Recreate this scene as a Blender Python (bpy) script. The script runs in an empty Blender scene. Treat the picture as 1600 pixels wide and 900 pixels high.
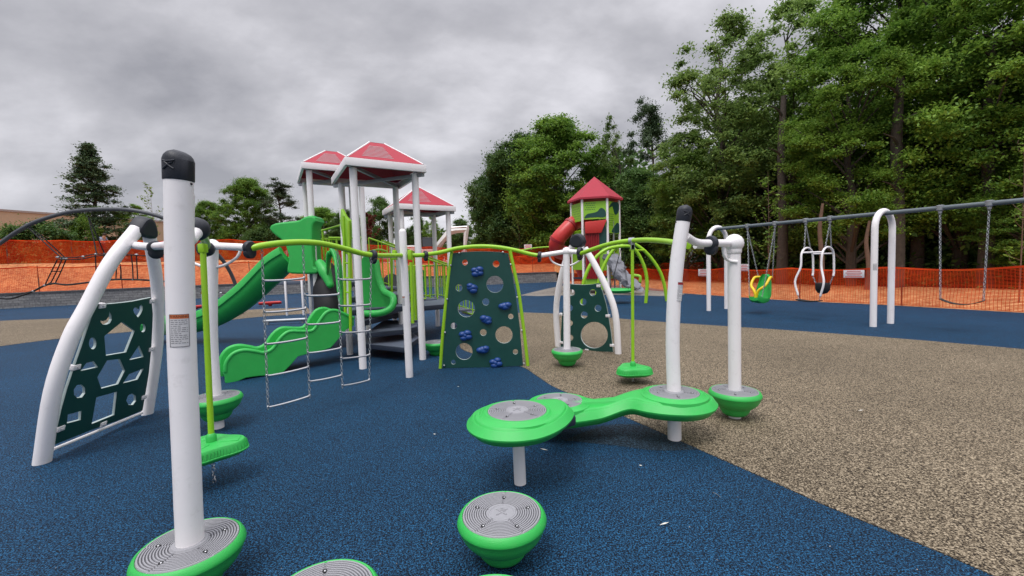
import bpy, bmesh, math, random
import numpy as np
from mathutils import Vector, Matrix, noise
SC = bpy.context.scene
COL = SC.collection
PI = math.pi
# ------------------------------------------------------------------ camera
CAMZ = 1.6; FPX = 665.0; PITCH = math.radians(3.23); ROLL = math.radians(-1.75)
camd = bpy.data.cameras.new('camera'); cam = bpy.data.objects.new('camera', camd); COL.objects.link(cam)
camd.sensor_width = 36.0; camd.lens = 36.0*FPX/1600.0; camd.clip_start = 0.05; camd.clip_end = 2000
CM = Matrix.Translation((0, 0, CAMZ)) @ Matrix.Rotation(PI/2-PITCH, 4, 'X') @ Matrix.Rotation(ROLL, 4, 'Z')
cam.matrix_world = CM
SC.camera = cam
# ------------------------------------------------------------------ sky, sun, exposure
SUN_EL = math.radians(62); SUN_AZ = math.radians(205)   # azimuth clockwise from +Y
w = bpy.data.worlds.new('World'); SC.world = w; w.use_nodes = True
nt = w.node_tree; nt.nodes.clear()
def N(t, tp, **kw):
    n = t.nodes.new(tp)
    for k, v in kw.items(): setattr(n, k, v)
    return n
out = N(nt, 'ShaderNodeOutputWorld'); bg = N(nt, 'ShaderNodeBackground'); bg.inputs['Strength'].default_value = 0.1
sky = N(nt, 'ShaderNodeTexSky', sky_type='NISHITA', sun_disc=False, sun_elevation=SUN_EL, sun_rotation=SUN_AZ)
tc = N(nt, 'ShaderNodeTexCoord'); sep = N(nt, 'ShaderNodeSeparateXYZ'); nt.links.new(tc.outputs['Generated'], sep.inputs[0])
def M2(t, op, a, b=None, c=None):
    n = N(t, 'ShaderNodeMath', operation=op)
    for i, v in enumerate((a, b, c)):
        if v is None: continue
        if isinstance(v, (int, float)): n.inputs[i].default_value = v
        else: t.links.new(v, n.inputs[i])
    return n.outputs[0]
zc = M2(nt, 'MAXIMUM', sep.outputs[2], 0.0)
den = M2(nt, 'ADD', zc, 0.50)
cx = M2(nt, 'DIVIDE', sep.outputs[0], den); cy = M2(nt, 'DIVIDE', sep.outputs[1], den)
comb = N(nt, 'ShaderNodeCombineXYZ'); nt.links.new(cx, comb.inputs[0]); nt.links.new(cy, comb.inputs[1])
mp = N(nt, 'ShaderNodeMapping'); mp.inputs['Rotation'].default_value = (0, 0, math.radians(-38)); mp.inputs['Scale'].default_value = (1.0, 1.45, 1); mp.inputs['Location'].default_value = (1.3, 0.2, 0)
nt.links.new(comb.outputs[0], mp.inputs[0])
n1 = N(nt, 'ShaderNodeTexNoise'); n1.inputs['Scale'].default_value = 1.5; n1.inputs['Detail'].default_value = 7; n1.inputs['Roughness'].default_value = 0.52; n1.inputs['Distortion'].default_value = 0.12
n2 = N(nt, 'ShaderNodeTexNoise'); n2.inputs['Scale'].default_value = 4.2; n2.inputs['Detail'].default_value = 6; n2.inputs['Roughness'].default_value = 0.55
nt.links.new(mp.outputs[0], n1.inputs[0]); nt.links.new(mp.outputs[0], n2.inputs[0])
cl = M2(nt, 'ADD', M2(nt, 'MULTIPLY', n1.outputs[0], .74), M2(nt, 'MULTIPLY', n2.outputs[0], .26))
rp = N(nt, 'ShaderNodeValToRGB'); nt.links.new(cl, rp.inputs[0])
SKYD = (0.375, 0.375, 0.412, 1); SKYM = (0.565, 0.56, 0.60, 1); SKYL = (0.80, 0.79, 0.84, 1)
rp.color_ramp.elements[0].position = 0.385; rp.color_ramp.elements[0].color = SKYD
rp.color_ramp.elements[1].position = 0.60; rp.color_ramp.elements[1].color = SKYL
e = rp.color_ramp.elements.new(0.5); e.color = SKYM
# overcast luminance rises towards the zenith; pale strip on the horizon
mr = N(nt, 'ShaderNodeMapRange', interpolation_type='SMOOTHSTEP'); nt.links.new(sep.outputs[2], mr.inputs[0])
mr.inputs[1].default_value = 0.45; mr.inputs[2].default_value = 0.95; mr.inputs[3].default_value = 1.0; mr.inputs[4].default_value = 3.9
hz = N(nt, 'ShaderNodeMapRange', interpolation_type='SMOOTHSTEP'); nt.links.new(sep.outputs[2], hz.inputs[0])
hz.inputs[1].default_value = 0.0; hz.inputs[2].default_value = 0.22; hz.inputs[3].default_value = 1.42; hz.inputs[4].default_value = 1.0
gain = M2(nt, 'MULTIPLY', M2(nt, 'MULTIPLY', mr.outputs[0], hz.outputs[0]), 10.0)
vm = N(nt, 'ShaderNodeVectorMath', operation='SCALE'); nt.links.new(rp.outputs[0], vm.inputs[0]); nt.links.new(gain, vm.inputs['Scale'])
mx = N(nt, 'ShaderNodeMix', data_type='RGBA'); mx.inputs[0].default_value = 0.93
nt.links.new(sky.outputs[0], mx.inputs[6]); nt.links.new(vm.outputs[0], mx.inputs[7])
nt.links.new(mx.outputs[2], bg.inputs[0]); nt.links.new(bg.outputs[0], out.inputs[0])
sd = bpy.data.lights.new('sun', 'SUN'); sd.energy = 1.7; sd.angle = math.radians(22); sd.color = (1.0, 0.97, 0.93)
so = bpy.data.objects.new('sun', sd); COL.objects.link(so)
sdir = Vector((math.sin(SUN_AZ)*math.cos(SUN_EL), math.cos(SUN_AZ)*math.cos(SUN_EL), math.sin(SUN_EL)))
so.rotation_euler = sdir.to_track_quat('Z', 'Y').to_euler()
vs = SC.view_settings; vs.view_transform = 'Standard'; vs.look = 'None'; vs.exposure = 0.0; vs.gamma = 1.0; vs.use_curve_mapping = False
SC.cycles.max_bounces = 6; SC.cycles.diffuse_bounces = 3; SC.cycles.glossy_bounces = 2; SC.cycles.transparent_max_bounces = 12; SC.cycles.transmission_bounces = 2
# ------------------------------------------------------------------ survey helpers: where things of the photograph stand
C0 = Vector((0, 0, CAMZ)); R3 = CM.to_3x3()
def ray(px, py): return R3 @ Vector(((px-800)/FPX, -(py-450)/FPX, -1.0))
def G(px, py, z=0.0):
    d = ray(px, py); return C0 + d*((z-CAMZ)/d.z)
def D(px, py, Y):
    d = ray(px, py); return C0 + d*(Y/d.y)
def zat(px, py, Y): return D(px, py, Y).z
class Plane:
    def __init__(s, o, a, b):      # origin, point along u, third point
        s.o = Vector(o); s.u = (Vector(a)-s.o).normalized(); s.n = s.u.cross(Vector(b)-s.o).normalized(); s.v = s.n.cross(s.u)
    def hit(s, px, py):
        d = ray(px, py); return C0 + d*((s.o-C0).dot(s.n)/d.dot(s.n))
    def uv(s, px, py):
        p = s.hit(px, py)-s.o; return (p.dot(s.u), p.dot(s.v))
    def at(s, u, v, w=0): return s.o + s.u*u + s.v*v + s.n*w
# ------------------------------------------------------------------ materials
MT = {}
def mat(name, col, rough=0.5, metal=0.0, spec=0.5, var=0.08, vscale=6.0, bump=0.0, bscale=60.0, coord='Object', dirt=0.0):
    m = bpy.data.materials.new(name); m.use_nodes = True; t = m.node_tree; b = t.nodes['Principled BSDF']
    b.inputs['Roughness'].default_value = rough; b.inputs['Metallic'].default_value = metal; b.inputs['Specular IOR Level'].default_value = spec
    c = N(t, 'ShaderNodeTexCoord')
    nz = N(t, 'ShaderNodeTexNoise'); nz.inputs['Scale'].default_value = vscale; nz.inputs['Detail'].default_value = 6; nz.inputs['Roughness'].default_value = 0.62
    t.links.new(c.outputs[coord], nz.inputs[0])
    r = N(t, 'ShaderNodeMapRange'); t.links.new(nz.outputs[0], r.inputs[0]); r.inputs[1].default_value = 0.3; r.inputs[2].default_value = 0.7
    r.inputs[3].default_value = 1-var; r.inputs[4].default_value = 1+var
    v = N(t, 'ShaderNodeVectorMath', operation='SCALE'); v.inputs[0].default_value = col; t.links.new(r.outputs[0], v.inputs['Scale'])
    last = v.outputs[0]
    if dirt > 0:   # scuffs and dust smears with a shape of their own
        n2 = N(t, 'ShaderNodeTexNoise'); n2.inputs['Scale'].default_value = 14; n2.inputs['Detail'].default_value = 8; n2.inputs['Roughness'].default_value = .7; t.links.new(c.outputs[coord], n2.inputs[0])
        r2 = N(t, 'ShaderNodeMapRange'); t.links.new(n2.outputs[0], r2.inputs[0]); r2.inputs[1].default_value = .56; r2.inputs[2].default_value = .74; r2.inputs[3].default_value = 0; r2.inputs[4].default_value = dirt
        x = N(t, 'ShaderNodeMix', data_type='RGBA'); t.links.new(r2.outputs[0], x.inputs[0]); t.links.new(last, x.inputs[6]); x.inputs[7].default_value = (.22, .19, .16, 1); last = x.outputs[2]
    t.links.new(last, b.inputs['Base Color'])
    rr = N(t, 'ShaderNodeMapRange'); t.links.new(nz.outputs[0], rr.inputs[0]); rr.inputs[3].default_value = max(0.05, rough-.1); rr.inputs[4].default_value = min(1, rough+.12); t.links.new(rr.outputs[0], b.inputs['Roughness'])
    if bump > 0:
        n3 = N(t, 'ShaderNodeTexNoise'); n3.inputs['Scale'].default_value = bscale; n3.inputs['Detail'].default_value = 3; t.links.new(c.outputs[coord], n3.inputs[0])
        bp = N(t, 'ShaderNodeBump'); bp.inputs['Strength'].default_value = bump; bp.inputs['Distance'].default_value = 0.004; t.links.new(n3.outputs[0], bp.inputs['Height']); t.links.new(bp.outputs[0], b.inputs['Normal'])
    MT[name] = m; return m
mat('white_paint', (.85, .82, .825), .34, dirt=.16, var=.02)
mat('green_plastic', (.030, .43, .075), .42, var=.06, bump=.35, bscale=260, dirt=.13)
mat('lime_paint', (.29, .56, .018), .3, var=.03, dirt=.05)
mat('lime_plastic', (.24, .50, .03), .45, var=.05)
mat('panel_green', (.008, .058, .048), .42, var=.08, bump=.2, bscale=300, dirt=.05)
mat('panel_edge', (.36, .43, .42), .5)
mat('tread_groove_shade', (.085, .085, .095), .7)  # recess shade put into the colour of the groove bottoms
mat('tread_grey', (.29, .29, .31), .55, var=.05, bump=.4, bscale=350, dirt=.14)
mat('charcoal', (.014, .017, .026), .5, var=.1, bump=.3, bscale=200)
mat('red_roof', (.38, .040, .060), .65, spec=.2, var=.05)
mat('red_plastic', (.55, .035, .03), .38, var=.05)
mat('dark_red', (.30, .012, .018), .45)
mat('blue_plastic', (.008, .050, .22), .4, var=.1, bump=.3, bscale=120)
mat('deck_slate', (.095, .115, .155), .6, var=.08, bump=.5, bscale=180)
mat('deck_edge', (.018, .026, .048), .6)
mat('black', (.008, .008, .010), .6)
mat('steel', (.55, .55, .57), .32, metal=1.0, var=.06)
mat('galv', (.34, .36, .38), .45, metal=.6, var=.1)
mat('beam_grey', (.10, .125, .14), .45, var=.06)
mat('arch_grey', (.075, .08, .092), .5)
mat('yellow', (.80, .56, .012), .4, var=.04)
mat('rope', (.014, .014, .016), .85)
mat('rock_grey', (.20, .205, .23), .8, var=.25, vscale=9, bump=1, bscale=14)
mat('label_white', (.62, .61, .62), .5, var=.02)
mat('label_orange', (.62, .16, .05), .5, var=.02)
mat('ink', (.12, .12, .13), .6, var=.02)
mat('ink_red', (.6, .05, .04), .6, var=.02)
mat('bark', (.060, .047, .037), .9, var=.35, vscale=9, bump=1, bscale=22)
mat('bark_light', (.13, .08, .055), .9, var=.25, vscale=7, bump=1, bscale=22)
mat('stake', (.10, .055, .04), .8)
mat('tan_wall', (.42, .32, .22), .85, var=.05, vscale=.4)
mat('tan_trim', (.30, .26, .24), .7)
mat('siding', (.30, .31, .32), .8, var=.06, vscale=.6)
mat('shingle', (.12, .10, .10), .9, var=.2, vscale=3)
mat('glass', (.03, .04, .05), .08, spec=.8)
mat('machine_white', (.60, .60, .58), .5, var=.12, dirt=.2)
mat('car_dark', (.018, .022, .035), .2, var=.04)
mat('car_silver', (.35, .36, .38), .25, metal=.4)
mat('tyre', (.012, .012, .012), .85)
mat('shirt', (.22, .26, .38), .85)
mat('skin', (.42, .24, .16), .6)
mat('hair', (.03, .02, .015), .8)
mat('litter', (.65, .63, .56), .7)
def granule(name, dark, mid, lite, scale, blotch=.18, dust=.12):
    m = bpy.data.materials.new(name); m.use_nodes = True; t = m.node_tree; b = t.nodes['Principled BSDF']
    c = N(t, 'ShaderNodeTexCoord')
    nz = N(t, 'ShaderNodeTexNoise'); nz.inputs['Scale'].default_value = scale; nz.inputs['Detail'].default_value = 2.2; nz.inputs['Roughness'].default_value = .6; nz.inputs['Distortion'].default_value = .5
    t.links.new(c.outputs['Object'], nz.inputs[0])
    r = N(t, 'ShaderNodeValToRGB'); t.links.new(nz.outputs[0], r.inputs[0]); el = r.color_ramp.elements
    el[0].position = .40; el[0].color = (*dark, 1); el[1].position = .66; el[1].color = (*lite, 1); q = el.new(.50); q.color = (*mid, 1)
    big = N(t, 'ShaderNodeTexNoise'); big.inputs['Scale'].default_value = .55; big.inputs['Detail'].default_value = 7; big.inputs['Roughness'].default_value = .65; t.links.new(c.outputs['Object'], big.inputs[0])
    mr_ = N(t, 'ShaderNodeMapRange'); t.links.new(big.outputs[0], mr_.inputs[0]); mr_.inputs[1].default_value = .3; mr_.inputs[2].default_value = .7; mr_.inputs[3].default_value = 1-blotch; mr_.inputs[4].default_value = 1+blotch
    v = N(t, 'ShaderNodeVectorMath', operation='SCALE'); t.links.new(r.outputs[0], v.inputs[0]); t.links.new(mr_.outputs[0], v.inputs['Scale'])
    # drifted dust
    dn = N(t, 'ShaderNodeTexNoise'); dn.inputs['Scale'].default_value = 1.7; dn.inputs['Detail'].default_value = 9; dn.inputs['Roughness'].default_value = .75; t.links.new(c.outputs['Object'], dn.inputs[0])
    dr = N(t, 'ShaderNodeMapRange'); t.links.new(dn.outputs[0], dr.inputs[0]); dr.inputs[1].default_value = .52; dr.inputs[2].default_value = .78; dr.inputs[3].default_value = 0; dr.inputs[4].default_value = dust
    x = N(t, 'ShaderNodeMix', data_type='RGBA'); t.links.new(dr.outputs[0], x.inputs[0]); t.links.new(v.outputs[0], x.inputs[6]); x.inputs[7].default_value = (*(.5*a+.06 for a in mid), 1)
    t.links.new(x.outputs[2], b.inputs['Base Color'])
    b.inputs['Roughness'].default_value = .75; b.inputs['Specular IOR Level'].default_value = .18
    bp = N(t, 'ShaderNodeBump'); bp.inputs['Strength'].default_value = .8; bp.inputs['Distance'].default_value = .006; t.links.new(nz.outputs[0], bp.inputs['Height']); t.links.new(bp.outputs[0], b.inputs['Normal'])
    MT[name] = m; return m
granule('rubber_blue', (.0012, .0028, .0056), (.0038, .0205, .050), (.022, .125, .26), 116, .15, .05)
granule('rubber_tan', (.015, .011, .008), (.122, .094, .060), (.43, .355, .25), 96)
granule('rubber_dark', (.004, .004, .005), (.010, .020, .033), (.05, .10, .15), 112)
granule('soil', (.34, .14, .052), (.54, .25, .105), (.64, .34, .155), 5.0, .25)
granule('bank_soil', (.30, .10, .036), (.47, .175, .062), (.56, .25, .10), 5.0, .25)
granule('gravel', (.10, .09, .08), (.20, .18, .155), (.36, .33, .29), 40)
granule('leaf_litter', (.008, .007, .004), (.028, .024, .012), (.07, .065, .03), 6, .4)
def brick_mat():
    m = bpy.data.materials.new('block_wall'); m.use_nodes = True; t = m.node_tree; b = t.nodes['Principled BSDF']
    uv = N(t, 'ShaderNodeUVMap'); br = N(t, 'ShaderNodeTexBrick'); t.links.new(uv.outputs[0], br.inputs[0])
    br.inputs['Scale'].default_value = 1; br.inputs['Brick Width'].default_value = .42; br.inputs['Row Height'].default_value = .14; br.inputs['Mortar Size'].default_value = .006
    br.inputs['Color1'].default_value = (.17, .17, .175, 1); br.inputs['Color2'].default_value = (.26, .255, .25, 1); br.inputs['Mortar'].default_value = (.05, .05, .05, 1)
    nz = N(t, 'ShaderNodeTexNoise'); nz.inputs['Scale'].default_value = 9; nz.inputs['Detail'].default_value = 8; t.links.new(uv.outputs[0], nz.inputs[0])
    mx_ = N(t, 'ShaderNodeMix', data_type='RGBA', blend_type='MULTIPLY'); mx_.inputs[0].default_value = .8; t.links.new(br.outputs[0], mx_.inputs[6]); t.links.new(nz.outputs[0], mx_.inputs[7])
    sc = N(t, 'ShaderNodeVectorMath', operation='SCALE'); t.links.new(mx_.outputs[2], sc.inputs[0]); sc.inputs['Scale'].default_value = 1.6
    t.links.new(sc.outputs[0], b.inputs['Base Color']); b.inputs['Roughness'].default_value = .9
    bp = N(t, 'ShaderNodeBump'); bp.inputs['Distance'].default_value = .03; bp.inputs['Strength'].default_value = .8; t.links.new(mx_.outputs[2], bp.inputs['Height']); t.links.new(bp.outputs[0], b.inputs['Normal'])
    MT['block_wall'] = m
brick_mat()
def net_mat():
    m = bpy.data.materials.new('orange_mesh'); m.use_nodes = True; t = m.node_tree; t.nodes.clear()
    o = N(t, 'ShaderNodeOutputMaterial'); uv = N(t, 'ShaderNodeUVMap'); s = N(t, 'ShaderNodeSeparateXYZ'); t.links.new(uv.outputs[0], s.inputs[0])
    fu = M2(t, 'FRACT', M2(t, 'DIVIDE', s.outputs[0], .07)); fv = M2(t, 'FRACT', M2(t, 'DIVIDE', s.outputs[1], .038))
    a = M2(t, 'LESS_THAN', fu, .13); b_ = M2(t, 'LESS_THAN', fv, .40)
    msk = M2(t, 'MAXIMUM', a, b_)
    band = M2(t, 'MAXIMUM', msk, M2(t, 'GREATER_THAN', s.outputs[1], 1.14))
    nz = N(t, 'ShaderNodeTexNoise'); nz.inputs['Scale'].default_value = 1.3; nz.inputs['Detail'].default_value = 4; t.links.new(uv.outputs[0], nz.inputs[0])
    cr = N(t, 'ShaderNodeValToRGB'); t.links.new(nz.outputs[0], cr.inputs[0]); cr.color_ramp.elements[0].color = (.52, .036, .013, 1); cr.color_ramp.elements[1].color = (.80, .10, .024, 1); cr.color_ramp.elements[0].position = .35; cr.color_ramp.elements[1].position = .65
    d = N(t, 'ShaderNodeBsdfDiffuse'); tr = N(t, 'ShaderNodeBsdfTranslucent'); t.links.new(cr.outputs[0], d.inputs[0]); t.links.new(cr.outputs[0], tr.inputs[0])
    m1 = N(t, 'ShaderNodeMixShader'); m1.inputs[0].default_value = .35; t.links.new(d.outputs[0], m1.inputs[1]); t.links.new(tr.outputs[0], m1.inputs[2])
    tp = N(t, 'ShaderNodeBsdfTransparent'); m2 = N(t, 'ShaderNodeMixShader'); t.links.new(band, m2.inputs[0]); t.links.new(tp.outputs[0], m2.inputs[1]); t.links.new(m1.outputs[0], m2.inputs[2])
    t.links.new(m2.outputs[0], o.inputs[0]); MT['orange_mesh'] = m
net_mat()
def leaf_mat(name, c1, c2, trans=.3):
    m = bpy.data.materials.new(name); m.use_nodes = True; t = m.node_tree; t.nodes.clear()
    o = N(t, 'ShaderNodeOutputMaterial'); g = N(t, 'ShaderNodeNewGeometry'); c = N(t, 'ShaderNodeTexCoord')
    nz = N(t, 'ShaderNodeTexNoise'); nz.inputs['Scale'].default_value = .55; nz.inputs['Detail'].default_value = 3; t.links.new(c.outputs['Object'], nz.inputs[0])
    f = M2(t, 'ADD', M2(t, 'MULTIPLY', g.outputs['Random Per Island'], .5), M2(t, 'MULTIPLY_ADD', nz.outputs[0], 1.5, -.5))
    cr = N(t, 'ShaderNodeValToRGB'); t.links.new(f, cr.inputs[0]); cr.color_ramp.elements[0].color = (*c1, 1); cr.color_ramp.elements[1].color = (*c2, 1); cr.color_ramp.elements[0].position = .15; cr.color_ramp.elements[1].position = .85
    oi = N(t, 'ShaderNodeObjectInfo'); k = M2(t, 'MULTIPLY_ADD', oi.outputs['Random'], .45, .78)
    v = N(t, 'ShaderNodeVectorMath', operation='SCALE'); t.links.new(cr.outputs[0], v.inputs[0]); t.links.new(k, v.inputs['Scale'])
    d = N(t, 'ShaderNodeBsdfPrincipled'); d.inputs['Roughness'].default_value = .55; d.inputs['Specular IOR Level'].default_value = .3; t.links.new(v.outputs[0], d.inputs['Base Color'])
    tr = N(t, 'ShaderNodeBsdfTranslucent'); t.links.new(v.outputs[0], tr.inputs[0])
    ms = N(t, 'ShaderNodeMixShader'); ms.inputs[0].default_value = trans; t.links.new(d.outputs[0], ms.inputs[1]); t.links.new(tr.outputs[0], ms.inputs[2]); t.links.new(ms.outputs[0], o.inputs[0])
    MT[name] = m
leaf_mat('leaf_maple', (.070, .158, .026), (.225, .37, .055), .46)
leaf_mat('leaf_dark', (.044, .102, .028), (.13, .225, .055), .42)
leaf_mat('leaf_bright', (.085, .19, .024), (.24, .38, .055), .48)
leaf_mat('leaf_airy', (.10, .175, .045), (.25, .36, .09), .5)
leaf_mat('needles', (.04, .075, .034), (.10, .15, .07), .25)
leaf_mat('leaf_red', (.12, .03, .025), (.22, .07, .05), .3)
# ------------------------------------------------------------------ mesh builder
def org(o):
    v = Vector((0, 0, 0))
    while o is not None: v = v + o.location; o = o.parent
    return v
def smooth_path(pts, k=6, closed=False):
    P = [Vector(p) for p in pts]; n = len(P); outp = []
    if n < 3 and not closed: return P
    rng = n if closed else n-1
    for i in range(rng):
        if closed: p0, p1, p2, p3 = P[i-1], P[i], P[(i+1) % n], P[(i+2) % n]
        else: p0 = P[i-1] if i > 0 else P[0]*2-P[1]; p1 = P[i]; p2 = P[i+1]; p3 = P[i+2] if i+2 < n else P[-1]*2-P[-2]
        for j in range(k):
            t = j/k
            outp.append(0.5*((2*p1)+(p2-p0)*t+(2*p0-5*p1+4*p2-p3)*t*t+(3*p1-p0-3*p2+p3)*t**3))
    if not closed: outp.append(P[-1].copy())
    return outp
class MB:
    def __init__(s): s.v = []; s.f = []; s.mi = []; s.m = 0
    def face(s, ids): s.f.append(ids); s.mi.append(s.m)
    def tube(s, pts, r, n=12, cap='flat', closed=False, sq=1.0, up=None):
        P = [Vector(p) for p in pts]; L = len(P); b0 = len(s.v)
        R = r if hasattr(r, '__len__') else [r]*L
        if len(R) != L: R = list(np.interp(np.linspace(0, 1, L), np.linspace(0, 1, len(R)), R))
        if cap == 'round' and not closed:
            d0 = (P[0]-P[1]).normalized(); d1 = (P[-1]-P[-2]).normalized(); a = []; b = []
            for th in (80, 60, 38, 18): t = math.radians(th); a.append((P[0]+d0*R[0]*math.sin(t), R[0]*math.cos(t)))
            for th in (18, 38, 60, 80): t = math.radians(th); b.append((P[-1]+d1*R[-1]*math.sin(t), R[-1]*math.cos(t)))
            P = [q[0] for q in a]+P+[q[0] for q in b]; R = [q[1] for q in a]+list(R)+[q[1] for q in b]; L = len(P)
        T = []
        for i in range(L):
            if closed: d = P[(i+1) % L]-P[i-1]
            else: d = P[min(i+1, L-1)]-P[max(i-1, 0)]
            T.append(d.normalized() if d.length > 1e-9 else Vector((0, 0, 1)))
        x = T[0].orthogonal().normalized() if up is None else (Vector(up)-T[0]*Vector(up).dot(T[0])).normalized()
        for i in range(L):
            if up is not None: x = Vector(up)-T[i]*Vector(up).dot(T[i])
            else: x = x-T[i]*x.dot(T[i])
            x.normalize(); y = T[i].cross(x)
            for j in range(n):
                a = 2*PI*j/n; s.v.append(P[i]+(x*math.cos(a)*sq+y*math.sin(a))*R[i])
        for i in range(L if closed else L-1):
            for j in range(n):
                a = b0+i*n+j; b = b0+i*n+(j+1) % n; i2 = (i+1) % L
                s.face((a, b, b0+i2*n+(j+1) % n, b0+i2*n+j))
        if not closed:
            s.face(tuple(b0+j for j in range(n))[::-1]); s.face(tuple(b0+(L-1)*n+j for j in range(n)))
        return s
    def lathe(s, prof, c=(0, 0, 0), n=24, M=None, zf=None, mis=None):
        b0 = len(s.v); c = Vector(c); M = M or Matrix.Identity(3)
        for r, z in prof:
            for j in range(n):
                a = 2*PI*j/n; dz = zf(r, a) if zf else 0
                s.v.append(c+M @ Vector((r*math.cos(a), r*math.sin(a), z+dz)))
        L = len(prof)
        for i in range(L-1):
            if mis: s.m = mis[i]
            for j in range(n):
                s.face((b0+i*n+j, b0+i*n+(j+1) % n, b0+(i+1)*n+(j+1) % n, b0+(i+1)*n+j))
        if mis: s.m = 0
        s.face(tuple(b0+j for j in range(n))[::-1]); s.face(tuple(b0+(L-1)*n+j for j in range(n)))
        return s
    def box(s, c, size, M=None):
        b0 = len(s.v); c = Vector(c); M = M or Matrix.Identity(3); h = Vector(size)/2
        for x, y, z in ((-1,-1,-1),(1,-1,-1),(1,1,-1),(-1,1,-1),(-1,-1,1),(1,-1,1),(1,1,1),(-1,1,1)): s.v.append(c+M @ Vector((x*h.x, y*h.y, z*h.z)))
        for f in ((0,3,2,1),(4,5,6,7),(0,1,5,4),(1,2,6,5),(2,3,7,6),(3,0,4,7)): s.face(tuple(b0+i for i in f))
        return s
    def bar(s, a, b, w, h, up=(0, 0, 1)):
        a = Vector(a); b = Vector(b); d = (b-a); L = d.length; d.normalize(); u = Vector(up); x = d.cross(u).normalized(); y = x.cross(d)
        return s.box((a+b)/2, (w, L, h), Matrix((x, d, y)).transposed())
    def prism(s, poly, z0, z1):      # poly: list of (x,y); z may be callables
        b0 = len(s.v); n = len(poly)
        f0 = z0 if callable(z0) else (lambda x, y: z0); f1 = z1 if callable(z1) else (lambda x, y: z1)
        for p in poly: s.v.append(Vector((p[0], p[1], f0(p[0], p[1]))))
        for p in poly: s.v.append(Vector((p[0], p[1], f1(p[0], p[1]))))
        s.face(tuple(b0+i for i in range(n))[::-1]); s.face(tuple(b0+n+i for i in range(n)))
        for i in range(n): j = (i+1) % n; s.face((b0+i, b0+j, b0+n+j, b0+n+i))
        return s
    def slab(s, pts, nrm, th):       # planar polygon of 3D points with a thickness along nrm
        b0 = len(s.v); n = len(pts); nrm = Vector(nrm)
        for p in pts: s.v.append(Vector(p)-nrm*th/2)
        for p in pts: s.v.append(Vector(p)+nrm*th/2)
        s.face(tuple(b0+i for i in range(n))[::-1]); s.face(tuple(b0+n+i for i in range(n)))
        for i in range(n): j = (i+1) % n; s.face((b0+i, b0+j, b0+n+j, b0+n+i))
        return s
    def ball(s, c, r, n=14, sz=(1, 1, 1), M=None):
        prof = [(r*math.cos(t)*1.0, r*math.sin(t)) for t in np.linspace(-PI/2+.06, PI/2-.06, 9)]
        S = Matrix.Diagonal(sz); M = (M or Matrix.Identity(3)) @ S
        return s.lathe(prof, c, n, M)
    def loft(s, rings, closed_ring=True, cap=True):
        b0 = len(s.v); n = len(rings[0])
        for rg in rings:
            for p in rg: s.v.append(Vector(p))
        for i in range(len(rings)-1):
            for j in range(n if closed_ring else n-1):
                s.face((b0+i*n+j, b0+i*n+(j+1) % n, b0+(i+1)*n+(j+1) % n, b0+(i+1)*n+j))
        if cap and closed_ring: s.face(tuple(b0+j for j in range(n))[::-1]); s.face(tuple(b0+(len(rings)-1)*n+j for j in range(n)))
        return s
    def build(s, name, mats, parent=None, bev=0, ang=38, tri=False, local=False, fixn=True):
        me = bpy.data.meshes.new(name); off = Vector((0, 0, 0)) if local else org(parent)
        me.from_pydata([tuple(v-off) for v in s.v], [], s.f)
        if isinstance(mats, str): mats = [mats]
        for k in mats: me.materials.append(MT[k])
        me.polygons.foreach_set('material_index', s.mi)
        bm = bmesh.new(); bm.from_mesh(me)
        if fixn: bmesh.ops.recalc_face_normals(bm, faces=bm.faces)
        if bev > 0:
            es = [e for e in bm.edges if len(e.link_faces) == 2 and e.calc_face_angle(0) > .5]
            bmesh.ops.bevel(bm, geom=es, offset=bev, segments=2, affect='EDGES', profile=.5, clamp_overlap=True)
        bm.to_mesh(me); bm.free()
        me.polygons.foreach_set('use_smooth', [True]*len(me.polygons)); me.set_sharp_from_angle(angle=math.radians(ang)); me.update()
        o = bpy.data.objects.new(name, me); COL.objects.link(o)
        if parent: o.parent = parent
        return o
def tag(o, label=None, cat=None, group=None, kind=None):
    if label: o['label'] = label
    if cat: o['category'] = cat
    if group: o['group'] = group
    if kind: o['kind'] = kind
    return o
def thing(name, loc, label, cat, group=None):
    o = bpy.data.objects.new(name, None); o.location = loc; o.empty_display_size = .2; COL.objects.link(o); return tag(o, label, cat, group)
def copy_tree(o, parent=None):
    c = o.copy(); COL.objects.link(c); c.parent = parent
    for ch in list(o.children): copy_tree(ch, c)
    return c
def panel2d(name, outer, holes, P, th, mt, parent, bev=.0015, w0=0.0):
    cu = bpy.data.curves.new(name, 'CURVE'); cu.dimensions = '2D'; cu.fill_mode = 'BOTH'; cu.extrude = th/2; cu.bevel_depth = bev; cu.bevel_resolution = 1
    for poly in [outer]+holes:
        sp = cu.splines.new('POLY'); sp.points.add(len(poly)-1); sp.use_cyclic_u = True
        for i, p in enumerate(poly): sp.points[i].co = (p[0], p[1], 0, 1)
    ob = bpy.data.objects.new('tmp', cu); me = bpy.data.meshes.new_from_object(ob); bpy.data.objects.remove(ob); bpy.data.curves.remove(cu)
    off = org(parent)
    for v in me.vertices: v.co = P.at(v.co.x, v.co.y, v.co.z+w0)-off
    me.name = name; me.materials.clear(); me.materials.append(MT[mt]); me.materials.append(MT['panel_edge'] if mt == 'panel_green' else MT[mt]); me.update()
    me.polygons.foreach_set('material_index', [0 if abs(p.normal.dot(P.n)) > .85 else 1 for p in me.polygons])
    me.polygons.foreach_set('use_smooth', [True]*len(me.polygons)); me.set_sharp_from_angle(angle=math.radians(35))
    o = bpy.data.objects.new(name, me); COL.objects.link(o); o.parent = parent; return o
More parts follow.
